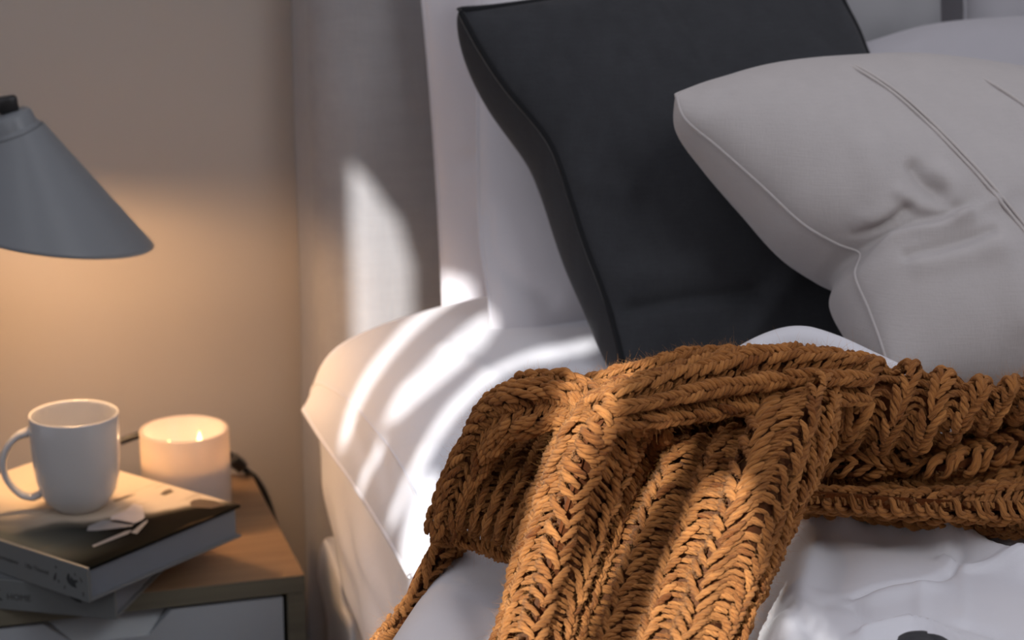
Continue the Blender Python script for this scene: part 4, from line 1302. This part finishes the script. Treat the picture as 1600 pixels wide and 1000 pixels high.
# ------------------------------------------------------------------ lamp
def lamp():
    LY = 1.93
    rim_c = at_y(95, 370, LY)
    top_c = at_y(25, 207, LY)
    ax = unit(rim_c - top_c)
    axc = unit(ax * A([1, 1, 1.0]))
    L = np.linalg.norm(rim_c - top_c)
    t = thing('table_lamp', 'grey metal lamp with a tilted cone shade glowing over the nightstand', 'lamp', (NX0 + 0.05, 2.02, NT))
    q = Vector(ax.tolist()).to_track_quat('Z', 'X').to_matrix().to_4x4()
    MX = Matrix.Translation(tuple(top_c)) @ q
    R1, r0 = 0.0852, 0.0260
    # an oblique cone: small ring square to the tilted axis, wide rim cut level
    th = np.linspace(0, 2 * np.pi, 96, endpoint=False)
    e1, e2 = unit(np.cross(A([0, 1.0, 0]), ax)), A([0, 1.0, 0])
    e2 = unit(np.cross(ax, e1))
    ringA = top_c + r0 * (np.cos(th)[:, None] * A(e1) * (1 if e1[0] > 0 else -1) + np.sin(th)[:, None] * e2 * (1 if e2[1] > 0 else -1))
    ringB = rim_c + R1 * (np.cos(th)[:, None] * A([math.cos(.14), 0, -math.sin(.14)]) + np.sin(th)[:, None] * A([0, 1, 0]))
    s_ = np.linspace(0, 1, 26)[:, None, None]
    Vo = ringA[None] * (1 - s_) + ringB[None] * s_
    cen = top_c * (1 - s_) + rim_c * s_
    Vi = cen + (Vo - cen) * 0.982
    sh = link('lamp_shade', quads('lamp_shade', np.concatenate([Vo, (Vo[-1:] * 0.5 + Vi[-1:] * 0.5) + A([0, 0, -0.0006])]).reshape(-1, 3), grid_q(27, 96, wrap=True)), MT['lamp'], t)
    Vl = np.concatenate([(Vo[-1:] * 0.5 + Vi[-1:] * 0.5) + A([0, 0, -0.0006]), Vi[::-1]])
    link('shade_lining', quads('shade_lining', Vl.reshape(-1, 3), grid_q(27, 96, wrap=True)), MT['lamp_in'], sh)
    cap = [(0.0, -0.0205), (0.010, -0.0200), (0.0180, -0.0180), (0.0205, -0.0150), (0.0212, -0.0060), (0.0225, -0.0030), (0.0262, 0.0004), (0.0, 0.0012)]
    link('shade_cap', lathe_mesh('shade_cap', cap, 48, MX), MT['lamp'], t)
    hinge = at_y(13, 163, LY - 0.004)
    link('hinge', box_mesh('hinge', (-0.010, -0.006, -0.0075), (0.0085, 0.006, 0.0075), 0.003, (A([1.0, 0, 0.12]), A([0, 1.0, 0]), A([-0.12, 0, 1.0])), hinge), MT['black'], t)
    k1 = hinge + A([-0.115, 0.03, 0.010])
    base = A([NX0 + 0.05, 2.02, NT])
    link('arm', tube_mesh('arm', arc([hinge + A([0.004, 0, 0.001]), hinge * 0.5 + k1 * 0.5, k1], 12), 0.0052, 12), MT['black'], t)
    link('stand', tube_mesh('stand', arc([k1, k1 * 0.5 + (base + A([0, 0, .02])) * 0.5, base + A([0, 0, 0.02])], 16), 0.0055, 12), MT['black'], t)
    link('lamp_base', lathe_mesh('lamp_base', [(0, 0.0005), (0.044, 0.0005), (0.046, 0.003), (0.045, 0.016), (0.039, 0.020), (0, 0.021)], 48, Matrix.Translation(tuple(base))), MT['black'], t)
    bc = top_c + ax * L * 0.60
    bulb = [(0.0, -0.032), (0.010, -0.030), (0.013, -0.022), (0.020, -0.008), (0.023, 0.004), (0.020, 0.016), (0.011, 0.024), (0.0, 0.026)]
    link('bulb', lathe_mesh('bulb', bulb, 32, Matrix.Translation(tuple(bc)) @ q), emit('bulb_glow', (1.0, 0.66, 0.34), 6.0), t)
    l = light('lamp_light', 'POINT', tuple(bc + ax * 0.034), 3.0, (1.0, 0.58, 0.27), shadow_soft_size=0.022)
    l.parent = t
    l.matrix_parent_inverse = Matrix.Translation(t.location).inverted()
lamp()

# ------------------------------------------------------------------ lamp flex with its inline switch
def flex():
    t = thing('power_cord', 'black cord with an inline switch running behind the candle and over the nightstand edge', 'cord', tuple(at_z(372, 745, NT)))
    y = NY1 - 0.012
    pts = [A([NX0 + 0.10, 2.045, NT + 0.0045]), A([0.06, 2.05, NT + 0.008]), at_y(150, 702, y - 0.02), at_y(188, 690, y - 0.02), at_y(225, 679, y - 0.02), at_y(300, 680, y - 0.015), at_y(362, 712, y - 0.01)]
    link('cable', tube_mesh('cable', arc(pts, 70), 0.0036, 8), MT['black'], t)
    a, b = at_y(358, 712, y - 0.01), at_y(384, 735, y + 0.005)
    d = unit(b - a)
    s = unit(np.cross(d, A([0, 1.0, 0])))
    link('inline_switch', box_mesh('inline_switch', (-0.0105, -0.009, -0.0065), (0.0105, 0.009, 0.0065), 0.0025, (d, A([0, 1.0, 0]), s), (a + b) / 2), MT['black'], t)
    pts2 = [b, at_y(398, 746, y + 0.02), at_y(412, 768, y + 0.03), at_y(424, 800, y + 0.035), at_y(436, 850, y + 0.04), at_y(444, 940, y + 0.04)]
    link('cable', tube_mesh('cable', arc(pts2, 50), 0.0034, 8), MT['black'], t)
flex()
